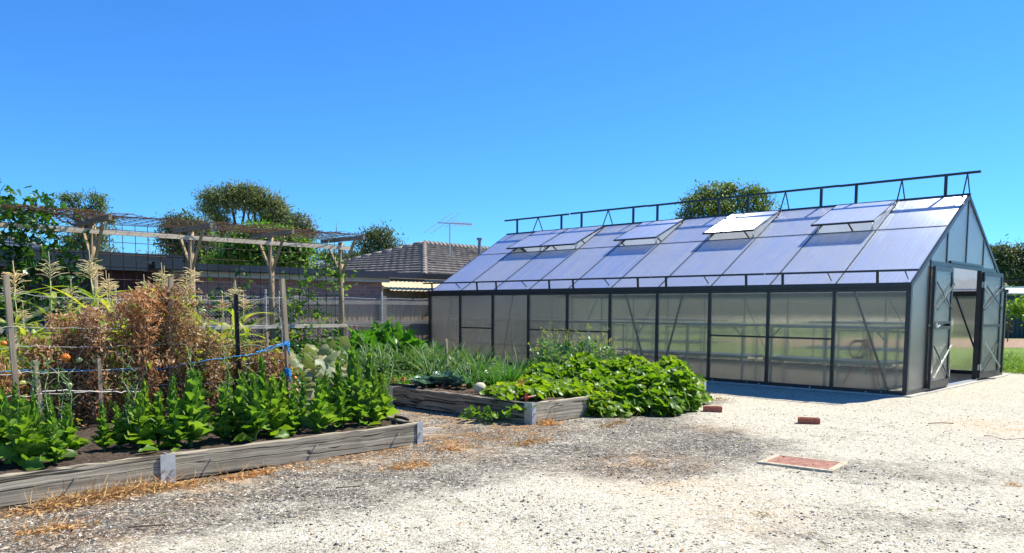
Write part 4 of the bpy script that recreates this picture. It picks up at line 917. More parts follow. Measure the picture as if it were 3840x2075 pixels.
# ================================================================== RAISED BEDS
def wobble_box(b, a, e, z0, z1, th, nrm, n=26, amp=.004):
    """sleeper between ground points a and e, slightly worn edges"""
    a, e = np.asarray(a), np.asarray(e); V_ = []
    for i in range(n + 1):
        p = a + (e - a) * i / n; w1, w2 = rng.normal(size=2) * amp
        for off, z_ in ((0, z0), (0, z1 - .006 + w1), (-.006, z1 + w1), (-th + .006, z1 + w2), (-th, z1 - .006 + w2), (-th, z0)):
            V_.append(p + nrm * (off + rng.normal() * .0012) + Z * z_)
    F = [(6 * i + j, 6 * i + (j + 1) % 6, 6 * i + 6 + (j + 1) % 6, 6 * i + 6 + j) for i in range(n) for j in range(6)]
    F += [(0, 1, 4, 5), (1, 2, 3, 4), (6 * n + 5, 6 * n + 4, 6 * n + 1, 6 * n), (6 * n + 4, 6 * n + 3, 6 * n + 2, 6 * n + 1)]
    b.add(V_, F)
def soil_patch(t, u0, u1, v0, v1, z_, step=.06, amp=.03, mat='soil'):
    us = np.arange(u0, u1 + step, step); vs_ = np.arange(v0, v1 + step, step); us = np.clip(us, u0, u1); vs_ = np.clip(vs_, v0, v1)
    A, B_ = np.meshgrid(us, vs_); h = z_ + amp * (np.sin(A * 6.1) * np.cos(B_ * 4.7) * .5 + rng.random(A.shape) * .6 + .5 * np.sin(B_ * 11 + A * 3) * .5)
    Pp = C0 + A[..., None] * U + B_[..., None] * V + h[..., None] * Z; nx = len(us); i = (np.arange(len(vs_) - 1)[:, None] * nx + np.arange(nx - 1)[None]).ravel()
    b = MB(); b.add(Pp.reshape(-1, 3), {4: np.stack([i, i + nx, i + nx + 1, i + 1], 1)}); return b.build('soil', mat, t, smooth=False)
def bolt(parent, p, d, L=.03):
    b = MB(); b.tube([p, p + d * L], .006, 6); b.tube([p + d * (L - .008), p + d * L], .012, 6); b.build('bolt', 'silver', parent)
def raised_bed(name, label, u0, u1, v0, v1, h, front_joins=(), corner_l=False, right_side=True, soil='soil', amp=.03, sz=-.045):
    t = thing(name, label, 'raised bed', tuple(P((u0 + u1) / 2, (v0 + v1) / 2)), 'raised sleeper beds'); th = .05
    cuts = [v0] + list(front_joins) + [v1]
    for a, e in zip(cuts[:-1], cuts[1:]):
        b = MB(); wobble_box(b, P(u0, a + .002), P(u0, e - .002), 0, h + rng.uniform(-.006, .004), th, -U, int((e - a) * 9) + 2); b.build('sleeper', 'sleeper_v', t)
    b = MB(); wobble_box(b, P(u1, v0), P(u1, v1), 0, h, th, U, 40); b.build('sleeper', 'sleeper_v', t)
    b = MB(); wobble_box(b, P(u0 + th + .003, v1), P(u1 - th - .003, v1), 0, h, th, V, 26); b.build('sleeper', 'sleeper_u', t)
    b = MB(); wobble_box(b, P(u0 + th + .003, v0), P(u1 - th - .003, v0), 0, h, th, -V, 26); b.build('sleeper', 'sleeper_u', t)
    for v_ in front_joins:
        br = part('bracket', lambda b: (b.uvbox(u0 - .016, u0 - .006, v_ - .055, v_ + .055, -.02, h + .004), b.uvbox(u0 - .006, u0 + .06, v_ - .004, v_ + .004, h + .006, h + .010)), 'galv', t)
        for q in (-.035, .03): bolt(br, P(u0 - .016, v_ + q, h * .42), -U, .018)
    for uu_, vv_, su, sv in ((u0, v1, -1, 1), (u0, v0, -1, -1), (u1, v0, 1, -1), (u1, v1, 1, 1)):
        def L(b):
            b.uvbox(uu_ + su * .004, uu_ + su * .012, vv_ - sv * .055, vv_ + sv * .0125, -.02, h + .006)
            b.uvbox(uu_ - su * .11, uu_ + su * .0035, vv_ + sv * .004, vv_ + sv * .012, -.02, h + .006)
        br = part('bracket', L, 'galv', t); bolt(br, P(uu_ + su * .012, vv_ - sv * .025, h * .5), U * su, .012); bolt(br, P(uu_ - su * .06, vv_ + sv * .012, h * .4), V * sv, .01); bolt(br, P(uu_ - su * .06, vv_ + sv * .012, h * .75), V * sv, .006)
    soil_patch(t, u0 + th + .003, u1 - th - .003, v0 + th + .003, v1 - th - .003, h + sz, .055, amp, soil)
    return t
jv = toUV(bp(630, 1806))[1]
LB = raised_bed('raised_bed', 'long low timber bed in front, holding the lettuces and the dried tomato row', 1.78, 4.75, -14.2, -7.87, .20, (jv, jv - 2.6), soil='mulch_soil')
for x, y in ((575, 870), (1570, 735)): q = toUV(bp(x * .5208, 1350 + y * .5208, .12)); bolt(LB, P(1.78, q[1], .12), -U, .035)
for x, y in ((604, 628), (1190, 545)): q = toUV(bp(900 + x * .5208, 1350 + y * .5208, .12)); bolt(LB, P(1.78, q[1], .12), -U, .03)
pg = bp(1606, 1636, .10); q = P(1.78 + .05, -7.85, .10)
q = P(1.80, -7.845, .11); part('peg', lambda b: (b.beam(q, q + V * .16, .022, .055), b.beam(q + V * .16, q + V * .22, .018, .03), b.beam(q + V * .22, q + V * .25, .012, .014)), 'pale_wood_v', LB)
MBD = raised_bed('raised_bed', 'timber bed beside the greenhouse with melon vines spilling over its corner', 1.89, 4.55, -6.2, -2.55, .235, (-4.6,), amp=.045, sz=-.04)
q = toUV(bp(2060, 1542, .12)); bolt(MBD, P(1.89, q[1], .12), -U, .03)
B3 = raised_bed('raised_bed', 'timber bed at the back full of leeks, half hidden behind the lettuces', 5.55, 8.7, -6.05, -2.6, .22, soil='mulch_soil')
B4 = raised_bed('raised_bed', 'timber bed hidden under the corn stalks', 5.15, 8.0, -14.0, -7.7, .22, soil='mulch_soil')
SZ = .17
# ================================================================== PLANT PROTOTYPES
HID = []
def leaf_frames(az, pitch, roll=None):
    az, pitch = np.asarray(az), np.asarray(pitch); d = np.stack([np.cos(az) * np.cos(pitch), np.sin(az) * np.cos(pitch), np.sin(pitch)], 1)
    up = np.stack([-np.cos(az) * np.sin(pitch), -np.sin(az) * np.sin(pitch), np.cos(pitch)], 1)
    if roll is not None:
        s = np.cross(d, up); up = up * np.cos(roll)[:, None] + s * np.sin(roll)[:, None]
    return frames(d, up), d
GA = 2.39996
def proto_lettuce(h, n, lscale, lean):
    t = thing('lettuce_plant', 'x', 'lettuce', (0, 0, 0))
    i = np.arange(n); q = i / (n - 1); az = i * GA + rng.normal(size=n) * .3
    z = h * (q ** 1.25) * .97 + .01; pitch = np.radians(36 + 38 * q + rng.normal(size=n) * 13); L = lscale * (.185 - .125 * q) * rng.uniform(.8, 1.2, n)
    R, d = leaf_frames(az, pitch, rng.normal(size=n) * .35)
    T_ = np.stack([lean[0] * z, lean[1] * z, z], 1)
    lo = q < .55
    b = MB(); b.scatter(T_LETT, T_[lo], R[lo], L[lo]); b.scatter(T_LETT2, T_[~lo], R[~lo], L[~lo] * 1.05); b.build('leaves', 'lettuce', t, smooth=True)
    s = MB(); s.tube([(0, 0, -.03), (lean[0] * h * .5, lean[1] * h * .5, h * .5), (lean[0] * h, lean[1] * h, h)], [.017, .012, .006], 7); s.build('stem', 'lettuce_stem', t, smooth=True)
    # bolting tip: small pointed leaves and buds
    m = 26; qq = rng.random(m); az = rng.random(m) * 6.28; R, d = leaf_frames(az, np.radians(rng.uniform(30, 80, m)))
    T2 = np.stack([lean[0] * h + 0 * qq, lean[1] * h + 0 * qq, h * .82 + qq * h * .30], 1)
    b = MB(); b.scatter(T_POINT, T2, R, rng.uniform(.025, .06, m) * (1.2 - .6 * qq)); b.tube([(lean[0] * h, lean[1] * h, h * .95), (lean[0] * h, lean[1] * h, h * 1.14)], [.006, .003], 5); b.build('flower_tip', 'lettuce', t)
    return t
def proto_corn(H, seed, dry=.3):
    t = thing('corn_plant', 'x', 'corn', (0, 0, 0)); b = MB(); k = 9
    bend = rng.normal(size=2) * .05; pts = [np.array([bend[0] * (j / k) ** 2 * H, bend[1] * (j / k) ** 2 * H, H * .86 * j / k]) for j in range(k + 1)]
    b.tube(pts, np.linspace(.014, .007, k + 1), 7)
    for j in range(1, k): b.ball(pts[j], (.013, .013, .008), 7, 4)
    b.build('stem', 'corn_stem', t, smooth=True)
    n = 9; q = np.linspace(.18, .86, n); az = np.arange(n) * math.pi + rng.normal(size=n) * .5; pit = np.radians(rng.uniform(38, 68, n)); R, d = leaf_frames(az, pit, rng.normal(size=n) * .25)
    T_ = np.array([pts[0] + (pts[-1] - pts[0]) * s_ for s_ in q]); b = MB(); L = rng.uniform(.62, .92, n) * (1.15 - .45 * q)
    half = rng.random(n) < .65; b.scatter(T_CORN, T_[half], R[half], L[half]); b.scatter(T_CORN2, T_[~half], R[~half], L[~half]); b.build('leaves', 'corn_leaf', t, smooth=True)
    nd = 6; R, d = leaf_frames(rng.random(nd) * 6.28, np.radians(rng.uniform(-70, 10, nd)), rng.normal(size=nd) * .6); b = MB(); b.scatter(T_CORN2, np.array([pts[0] + (pts[-1] - pts[0]) * s_ for s_ in rng.uniform(.15, .8, nd)]), R, rng.uniform(.35, .6, nd)); b.build('dry_leaves', 'tassel', t, smooth=True)
    b = MB(); top = pts[-1]; b.tube([top, top + Z * H * .10, top + Z * H * .20 + np.array([.01, 0, 0])], [.006, .006, .005], 5)
    for j in range(24):
        a = j * GA; z0 = top + Z * H * (.015 + .085 * j / 20); l = rng.uniform(.15, .22) * (1.1 - .4 * j / 20); el = rng.uniform(.15, .75)
        e = z0 + np.array([math.cos(a) * math.cos(el), math.sin(a) * math.cos(el), math.sin(el)]) * l; m_ = (z0 + e) / 2 + Z * .012; b.tube([z0, m_, e - Z * .018], [.004, .0048, .003], 4)
    b.build('tassel', 'tassel', t); return t
def proto_strap(name, cat, n, L0, L1, mat, spread, w=1.0, tm=(T_STRAP, T_STRAP2), z0=.0):
    t = thing(name, 'x', cat, (0, 0, 0)); az = rng.random(n) * 6.28; q = rng.random(n); pit = np.radians(90 - spread * (.25 + q)); R, d = leaf_frames(az, pit, rng.normal(size=n) * .3)
    L = rng.uniform(L0, L1, n); T_ = np.stack([rng.normal(size=n) * .012, rng.normal(size=n) * .012, np.full(n, z0)], 1); b = MB(); h = rng.random(n) < .6
    for tt, m in ((tm[0], h), (tm[1], ~h)):
        b.scatter(tt, T_[m], R[m], np.stack([L[m] * w, L[m], L[m]], 1))
    b.build('leaves', mat, t, smooth=True); return t
def place(protos, spots, labels, group, first=None):
    """spots: (world xyz, rz, scale); the prototypes themselves stand at the first spots, copies at the rest"""
    for k, (s_, lb) in enumerate(zip(spots, labels)):
        p, rz, sc = s_; pr = protos[k % len(protos)]
        if k < len(protos): o = pr; o.location = tuple(p); o.rotation_euler = (0, 0, rz); o.scale = (sc, sc, sc) if np.isscalar(sc) else sc; o['label'] = lb; o['group'] = group
        else: o = dup(pr, tuple(p), rz, sc, lb, group=group)
def sx(p):
    """left-to-right order as seen from the gravel"""
    return p[0] / p[1]
# ---- lettuces
LP = [proto_lettuce(.52, 70, 1.0, (.04, .02)), proto_lettuce(.46, 60, 1.02, (-.05, .03)), proto_lettuce(.58, 70, .92, (.02, -.04)), proto_lettuce(.42, 54, 1.08, (.05, .04))]
HL = [.52 * 1.14, .46 * 1.14, .58 * 1.14, .42 * 1.14]
spec = [(-15, 1168, 985), (20, 1160, 975), (60, 1172, 1000), (95, 1158, 985), (140, 1168, 1002), (172, 1150, 1015), (38, 1130, 960), (262, 1136, 1010), (300, 1130, 1018), (350, 1128, 985), (368, 1100, 950), (398, 1118, 980), (440, 1128, 940), (478, 1120, 930), (500, 1090, 925), (560, 1112, 965),
        (600, 1108, 950), (640, 1110, 935), (668, 1090, 890), (690, 1098, 945), (620, 1070, 930), (735, 1092, 975), (760, 1080, 945), (800, 1088, 950), (820, 1070, 930), (862, 1078, 930), (890, 1056, 875), (905, 1072, 900), (940, 1068, 915), (965, 1060, 940), (930, 1040, 885), (850, 1050, 905), (320, 1100, 975), (130, 1120, 990), (580, 1060, 930), (710, 1060, 930)]
pos = []
for x, yb, yt in spec:
    p = bp(src(x), src(yb) - 4, SZ); q = toUV(p)
    if q[0] < 2.02: p = P(2.02 + rng.uniform(0, .1), q[1], SZ)
    Yd = p[1]; ht = bd(src(x), src(yt), Yd)[2] - SZ; pos.append((p, ht))
pos.sort(key=lambda s: sx(s[0])); spots = []
for k, (p, ht) in enumerate(pos): spots.append((p, rng.random() * 6.28, float(np.clip(ht / HL[k % 4], .6, 1.6))))
def nth(k): return ORD[k] if k < 20 else (ORD[k - 20].replace('first', 'twenty-first').replace('second', 'twenty-second').replace('third', 'twenty-third') if k < 23 else ('twenty-' + ORD[k - 20] if k < 29 else ('thirtieth' if k == 29 else 'thirty-' + ORD[k - 30])))
place(LP, spots, ['bolting green lettuce in the front bed, %s from the left' % nth(k) for k in range(len(spots))], 'bolting lettuces in the front bed')
# wilted outer leaves lying on the soil
b = MB(); T_ = np.array([P(2.0 + rng.uniform(0, .25), v, SZ + .02) for v in rng.uniform(-11.2, -8.0, 26)]); R, d = leaf_frames(rng.random(26) * 6.28, np.radians(rng.uniform(-5, 25, 26)), rng.normal(size=26) * .5)
b.scatter(T_LETT, T_, R, rng.uniform(.10, .19, 26)); b.build('fallen_leaves', 'melon_leaf', smooth=True, org=P(2, -9.5, SZ), label='pale outer lettuce leaves lying on the soil along the front sleeper', cat='leaves', kind='stuff')
# tall thin seed stalks among the lettuces
T1 = []
for x, yb, yt in ((85, 1050, 905), (98, 1060, 915), (125, 1050, 900), (150, 1040, 925), (180, 1040, 935), (300, 1000, 875), (330, 1000, 900), (468, 985, 870), (555, 1000, 880), (598, 1000, 885), (890, 1030, 840), (935, 1010, 850), (1000, 1010, 860), (955, 1015, 905)):
    v_, _ = onU(src(x), src(yb), 2.9 + rng.uniform(-.2, .3)); u_ = 2.9; p = P(u_, v_, SZ); T1.append((p, bd(src(x), src(yt), p[1])[2]))
T1.sort(key=lambda s: sx(s[0]))
for k, (p, zt) in enumerate(T1):
    t = thing('seed_stalk', 'thin bare seed stalk rising behind the lettuces, %s from the left' % ORD[k], 'stalk', tuple(p), 'seed stalks')
    b = MB(); H = zt - p[2]; pts = [p + Z * H * j / 6 + rng.normal(size=3) * np.array([.008, .008, 0]) * j for j in range(7)]; b.tube(pts, np.linspace(.006, .0025, 7), 5)
    for j in range(14): a = p + Z * H * rng.uniform(.35, .98); dd = rnd_dirs(1)[0] * np.array([1, 1, .3]) + Z * .8; b.tube([a, a + dd * rng.uniform(.03, .09)], [.002, .0015], 4)
    b.build('stem', 'vine_stem', t); b = MB(); m = 40; b.scatter(T_POINT, p + np.stack([rng.normal(size=m) * .02, rng.normal(size=m) * .02, H * rng.uniform(.15, 1, m)], 1), frames(rnd_dirs(m, .5), rnd_dirs(m, .5)), rng.uniform(.015, .045, m)); b.build('leaves', 'brassica', t)
# ---- corn
CP = [proto_corn(1.75, k) for k in range(6)]
cspots = []
for x, yt, u_ in ((4, 655, 5.6), (48, 700, 6.2), (118, 632, 5.6), (128, 700, 5.9), (225, 640, 5.9), (243, 628, 5.5), (268, 680, 6.3), (318, 690, 5.7), (345, 690, 6.0), (383, 660, 5.8), (405, 668, 6.2), (440, 690, 5.7), (482, 655, 5.6), (512, 690, 6.1), (575, 705, 5.7), (595, 712, 5.5), (610, 735, 6.0), (60, 760, 5.5), (165, 740, 5.6), (300, 740, 5.5), (545, 740, 5.6)):
    v_, zt = onU(src(x), src(yt), u_); p = P(u_, v_, .15); cspots.append((p, rng.random() * 6.28, float((zt - .15) / (1.75 * 1.06))))
cspots.sort(key=lambda s: sx(s[0]))
place(CP, cspots, ['tasselled corn plant behind the dried tomatoes, %s from the left' % nth(k) for k in range(len(cspots))], 'corn plants with dry tassels')
# ---- dried tomato plants tied along the strings
def dead_tomato(px, ytop, ybot, wpx, dens, label, u_=4.25, green=.08):
    v_, zt = onU(src(px), src(ytop), u_); p = P(u_, v_, SZ); w_ = wpx / 1990 * p[1] / 1.0; H = zt - SZ
    t = thing('dried_tomato_plant', label, 'tomato plant', tuple(p), 'dried tomato plants'); s = MB(); stems = []
    for k in range(9):
        e = np.array([rng.normal() * .12, 0, 0]); pts = [p + U * rng.normal() * .03 + V * rng.normal() * .04]
        for j in range(8): pts.append(pts[-1] + Z * H / 8.5 + V * rng.normal() * w_ * .10 + U * rng.normal() * .05)
        s.tube(pts, np.linspace(.007, .003, 9), 5); stems.append(np.array(pts))
    for k in range(90):
        st = stems[rng.integers(9)]; a = st[rng.integers(1, 9)]; d = rnd_dirs(1, -.25)[0]; s.tube([a, a + d * .07, a + d * .12 - Z * .05], [.003, .002, .0015], 4)
    s.build('stem', 'dry_stem', t)
    b = MB(); k = int(dens); st = np.concatenate(stems); cen = st[rng.integers(len(st), size=k)] + rng.normal(size=(k, 3)) * np.array([.05, .05, .06]) + V * (rng.normal(size=(k, 1)) * w_ * .13)
    T_ = (np.repeat(cen, 9, 0) + rng.normal(size=(k * 9, 3)) * np.array([.035, .035, .05])); T_ = T_[(T_[:, 2] > SZ + .02) & (T_[:, 2] < zt + .03)]
    Dd = rnd_dirs(len(T_), -.7); b.scatter(T_CURL, T_, frames(Dd, rnd_dirs(len(T_))), np.stack([rng.uniform(.5, 1.2, len(T_)), rng.uniform(.7, 1.3, len(T_)), np.ones(len(T_))], 1) * rng.uniform(.018, .048, len(T_))[:, None]); b.build('dry_leaves', 'dry_leaf', t)
    g = MB(); m = int(k * 9 * green); T_ = st[rng.integers(len(st), size=m)] + rng.normal(size=(m, 3)) * .09; T_ = T_[T_[:, 2] > SZ]; g.scatter(T_VINE, T_, frames(rnd_dirs(len(T_), -.2), rnd_dirs(len(T_), .8)), rng.uniform(.03, .07, len(T_))); g.build('green_leaves', 'corn_leaf', t)
    return t
T_CURL = leaf_t(lambda t: .26 * math.sin(math.pi * (.1 + .85 * t)), 1.1, .9, 4, .12, 1.3)
tom = [(-10, 900, 0, 50, 140), (60, 945, 0, 60, 130), (135, 850, 0, 70, 330), (190, 790, 0, 75, 420), (235, 775, 0, 50, 330), (292, 850, 0, 40, 110), (345, 735, 0, 60, 520), (395, 722, 0, 60, 560), (438, 725, 0, 40, 330), (480, 800, 0, 40, 200), (530, 840, 0, 70, 280), (590, 870, 0, 60, 240), (640, 870, 0, 60, 240), (690, 885, 0, 60, 220)]
for k, (x, yt, yb, w_, dn) in enumerate(tom): dead_tomato(x, yt, yb, w_, dn, 'dried brown tomato plant tied to the strings, %s from the left' % ORD[k], 4.0 + .12 * (k % 2) , .02 if 2 < k < 9 else .07)
def fruit(name, label, px, py, u_, r, mat, group=None):
    v_, z_ = onU(px, py, u_); p = P(u_, v_, z_); b = MB(); b.ball(p, (r, r, r * .88), 14, 10); t = thing(name, label, 'tomato', tuple(p), group); b.build('flesh', mat, t, smooth=True)
    b = MB(); b.scatter(T_POINT, np.repeat((p + Z * r * .8)[None], 5, 0), leaf_frames(np.arange(5) * 1.256, np.full(5, .1))[0], np.full(5, r * .7)); b.tube([p + Z * r * .8, p + Z * r * 1.6], .003, 5); b.build('stalk', 'dry_stem', t)
fruit('tomato', 'large ripe orange tomato hanging in the dried vines', 245, 1341, 3.8, .042, 'tomato')
for x, y, l in ((297, 1350, 'pale green tomato just right of the orange one'), (357, 1352, 'pale green tomato beside the second short stake'), (85, 1437, 'yellowish tomato low on the left of the strings'), (258, 1443, 'small green tomato below the orange one'), (590, 1356, 'peach coloured tomato near the middle tall stake')):
    fruit('tomato', l, x, y, 3.85, .028, 'green_tomato', 'unripe tomatoes')
for x, y, l in ((14, 1288, 'reddish tomato at the left edge'), (438, 1460, 'red tomato low in the middle of the dried row'), (1105, 1418, 'orange tomato at the foot of the leaning stake'), (945, 1392, 'small red tomato right of the black picket')): fruit('tomato', l, x, y, 3.9, .026, 'tomato')
# ---- stakes, picket, strings
SU = 4.5
def stake(xt, yt, xb, yb, u_, w_, label, mat='stake_wood', name='garden_stake'):
    v_, z_ = onU(xt, yt, u_); v2, z2 = onU(xb, yb, u_); s_ = (z_ - .05) / max(.05, z_ - z2); a = P(u_, v_ + (v2 - v_) * s_, .05); e = P(u_, v_, z_)
    b = MB(); b.beam(a, e, w_, w_, V); b.build(name, mat, org=a, label=label, cat='stake', group='stakes in the vegetable beds'); return a, e
sA = stake(22, 1030, 55, 1400, 3.7, .042, 'grey square stake at the left edge, leaning left')
sB = stake(640, 1040, 638, 1350, 3.93, .040, 'weathered square stake in the middle of the dried tomatoes', )
sC = stake(1057, 1046, 1080, 1376, 3.85, .046, 'tall pale stake with blue twine knotted round it')
stake(131, 1352, 142, 1440, 3.75, .035, 'short white-topped stake below the blue twine, left one'); stake(370, 1345, 375, 1450, 3.75, .032, 'short grey stake right of the orange tomato')
stake(1672, 1272, 1680, 1400, 4.35, .035, 'thin grey stake standing among the leeks in front of the greenhouse'); stake(1000, 1245, 1005, 1340, 4.6, .025, 'short grey stake right of the black picket'); stake(1325, 1305, 1330, 1350, 6.2, .02, 'short brown stick in the leek bed')
v_, zt = onU(884, 1103, 3.85); a = P(3.85, v_ + .02, 0); e = P(3.85, v_, zt)
t = thing('star_picket', 'black steel star picket among the corn', 'picket', tuple(a))
part('post', lambda b: [b.beam(a + (U * math.cos(q) + V * math.sin(q)) * .012, e + (U * math.cos(q) + V * math.sin(q)) * .012, .026, .007, -U * math.sin(q) + V * math.cos(q)) for q in (0.4, 2.5, 4.6)], 'black_steel', t)
part('cap', lambda b: [b.ball(a + (e - a) * k + U * -.024, .004, 6, 4) for k in np.arange(.15, .98, .12)], 'silver', t)
def cord(pts, r, mat, label, name='garden_wire', sag=.02, n=14, cat='wire', jit=.006):
    out = []
    for a, e in zip(pts[:-1], pts[1:]):
        a, e = np.asarray(a), np.asarray(e)
        for j in range(n): q = j / n; out.append(a + (e - a) * q - Z * sag * 4 * q * (1 - q) + rng.normal(size=3) * jit)
    out.append(np.asarray(pts[-1])); b = MB(); b.tube(out, r, 5); return b.build(name, mat, org=out[0], label=label, cat=cat, group='wires and twine strung between the stakes')
xC = lambda z_: P(3.82, onU(1064, 1150, 3.82)[0], z_); xB = lambda z_: P(3.9, onU(640, 1150, 3.9)[0], z_); xA = lambda z_: P(3.68, onU(35, 1150, 3.7)[0], z_)
for k, (zA, zB, zC, lb) in enumerate(((1.40, 1.36, 1.40, 'topmost thin wire between the tall stakes'), (1.12, 1.10, 1.12, 'second thin wire down between the tall stakes'), (.95, .92, .88, 'third thin wire down between the tall stakes'), (.72, .72, .70, 'fourth pale cord down between the tall stakes'), (.52, .52, .52, 'lowest pale cord between the tall stakes'))):
    cord([xA(zA) - V * .8, xA(zA), xB(zB), xC(zC)], (.002 if k < 3 else .0032), 'wire' if k < 3 else 'white_cord', lb)
q = [P(3.86, onU(x, y, 3.86)[0], onU(x, y, 3.86)[1]) for x, y in ((-30, 1396), (60, 1392), (220, 1386), (450, 1388), (600, 1384))] + [P(3.72, *onU(x, y, 3.72)) for x, y in ((780, 1350), (880, 1337), (965, 1325), (1078, 1288))]
cord(q, .0042, 'blue_twine', 'blue twine strung across the dried tomatoes to the pale stake', 'blue_twine', .004, 10, 'twine', .005)
cord([P(3.74, *onU(x, y, 3.74)) for x, y in ((960, 1322), (1010, 1304), (1076, 1284))], .007, 'blue_twine', 'second strand of blue twine near the pale stake', 'blue_twine', .002, 8, 'twine', .004)
cord([P(3.7, *onU(x, y, 3.7)) for x, y in ((160, 1465), (300, 1467), (455, 1468), (560, 1467))], .006, 'white_cord', 'white cord low in front of the dried tomatoes', 'white_cord', .003, 8, 'cord')
for cx, cy_, lb, hh in ((1074, 1290, 'blue twine wrapped round the middle of the pale stake', .05), (1080, 1395, 'bundle of blue twine round the foot of the pale stake', .09)):
    v_, z_ = onU(cx, cy_, 3.83); c = P(3.85, v_, z_); b = MB(); b.tube([c + (U * math.cos(a) + V * math.sin(a)) * (.036 + .008 * math.sin(a * 3.3)) + Z * (hh * (a / 44 - .5)) for a in np.linspace(0, 44, 150)], .007, 5)
    b.tube([c - U * .04, c - U * .06 - Z * .08, c - U * .05 - Z * .13 + V * .02], .008, 5); b.build('blue_twine', 'blue_twine', org=c, label=lb, cat='twine')
v_, z_ = onU(1046, 1200, 4.44); cord([*[P(3.8, *onU(x_, y_, 3.8)) for x_, y_ in ((1048, 1092), (1046, 1150), (1056, 1260), (1062, 1330))]], .006, 'white_cord', 'cream cord hanging down the pale stake', 'white_cord', 0, 6, 'cord', .004)
# ================================================================== LEEKS, ONIONS, CABBAGES, SQUASH
KP = [proto_strap('leek_plant', 'leek', 13, .48, .72, 'leek', 42) for _ in range(3)]
ks = []
for k in range(62): ks.append((P(rng.uniform(5.8, 7.4), rng.uniform(-5.9, -2.9), .17), rng.random() * 6.28, rng.uniform(.75, 1.15)))
place(KP, ks, ['arching grey-green leek in the back timber bed'] * len(ks), 'leeks in the back bed')
KP2 = [proto_strap('leek_plant', 'leek', 11, .42, .66, 'leek', 38) for _ in range(2)]
ks = []
for k in range(20): ks.append((P(rng.uniform(4.05, 4.42), rng.uniform(-5.95, -4.1), .2), rng.random() * 6.28, rng.uniform(.8, 1.1)))
place(KP2, ks, ['leek standing along the back sleeper of the melon bed'] * len(ks), 'leeks behind the cabbages')
OP = [proto_strap('onion_clump', 'onion', 30, .26, .42, 'onion', 22, .55, (T_STRAP, T_STRAP)) for _ in range(2)]
os_ = [(P(3.35 + rng.uniform(-.12, .12), v, .2), rng.random() * 6.28, rng.uniform(.9, 1.25)) for v in (-5.62, -5.45, -5.28, -5.12, -4.95)] + [(P(3.65 + rng.uniform(-.1, .1), v, .2), rng.random() * 6.28, rng.uniform(.9, 1.2)) for v in (-5.5, -5.2, -4.9)]
place(OP, os_, ['upright bright green onion clump left of the melon vines'] * len(os_), 'onion clumps')
def rosette(name, label, cat, p, n, L, mat, tm, pit=(10, 75), stalk=0.0, smat='vine_stem', group=None, sc=1.0):
    t = thing(name, label, cat, tuple(p), group); i = np.arange(n); q = i / max(1, n - 1); az = i * GA + rng.normal(size=n) * .2; pt = np.radians(pit[0] + (pit[1] - pit[0]) * q + rng.normal(size=n) * 6)
    b = MB(); LL = L * rng.uniform(.75, 1.15, n) * (1 - .35 * q)
    if stalk:
        s = MB(); R0, d = leaf_frames(az, pt + .35); tips = p + d * (stalk * rng.uniform(.6, 1.1, n))[:, None]
        for e in tips: s.tube([p, (p + e) / 2 + Z * .03, e], [.012, .009, .006], 5)
        s.build('stalks', smat, t); R, d = leaf_frames(az + rng.normal(size=n) * .8, pt * .3 + rng.normal(size=n) * .6, rng.normal(size=n) * .8); b.scatter(tm, tips, R, LL)
    else:
        R, d = leaf_frames(az, pt, rng.normal(size=n) * .15); b.scatter(tm, np.repeat((p + Z * .03)[None], n, 0), R, LL)
    b.build('leaves', mat, t, smooth=True); return t
T_CAB = leaf_t(lambda t: .05 + .42 * math.sin(math.pi * min(1, t ** .9 * .92)) if t < 1 else .1, .35, .2, 6, .05, 2)
for (x, y, u_, L, lb) in ((1585, 1385, 4.1, .26, 'blue-green cabbage at the left end of the melon bed'), (1660, 1380, 4.0, .32, 'larger blue-green cabbage in front of the leeks'), (1840, 1375, 3.95, .26, 'blue-green cabbage behind the onion clumps'), (1900, 1370, 4.0, .26, 'blue-green cabbage right behind the melon vines'), (1710, 1400, 3.85, .25, 'small blue-green cabbage between the leeks and onions')):
    rosette('cabbage_plant', lb, 'cabbage', P(u_, onU(x, y, u_)[0], .2), 22, L, 'cabbage', T_CAB, (28, 82), group='cabbages')
for (x, u_, L, s_, lb) in ((950, 8.0, .42, .75, 'dark green zucchini plant left of the fence post'), (985, 8.2, .40, .70, 'zucchini plant right beside the thin fence post'), (1022, 7.6, .42, .62, 'dark green zucchini plant next to the greenhouse corner'), (905, 7.9, .36, .62, 'zucchini plant in front of the last pergola post'), (870, 7.6, .30, .5, 'small zucchini plant at the end of the lower rail')):
    v_ = onU(src(x), 1250, u_)[0]; rosette('zucchini_plant', lb, 'zucchini', P(u_, v_, .1), 16, L, 'zucchini', T_ZUC, (20, 80), s_, group='zucchini plants')
for (x, u_, L, s_, lb) in ((745, 5.2, .30, .55, 'yellowing pumpkin plant behind the pale stake'), (790, 5.6, .32, .55, 'grey-leaved pumpkin plant right of the pale stake'), (700, 5.4, .28, .45, 'low pumpkin plant left of the pale stake'), (835, 6.2, .30, .62, 'pumpkin plant with pale cupped leaves near the lower rail'), (765, 4.9, .26, .3, 'small pumpkin plant at the foot of the pale stake')):
    v_ = onU(src(x), 1290, u_)[0]; rosette('pumpkin_plant', lb, 'pumpkin plant', P(u_, v_, .12), 18, L, 'pumpkin_leaf', T_MELON2, (5, 70), s_, group='old pumpkin plants')
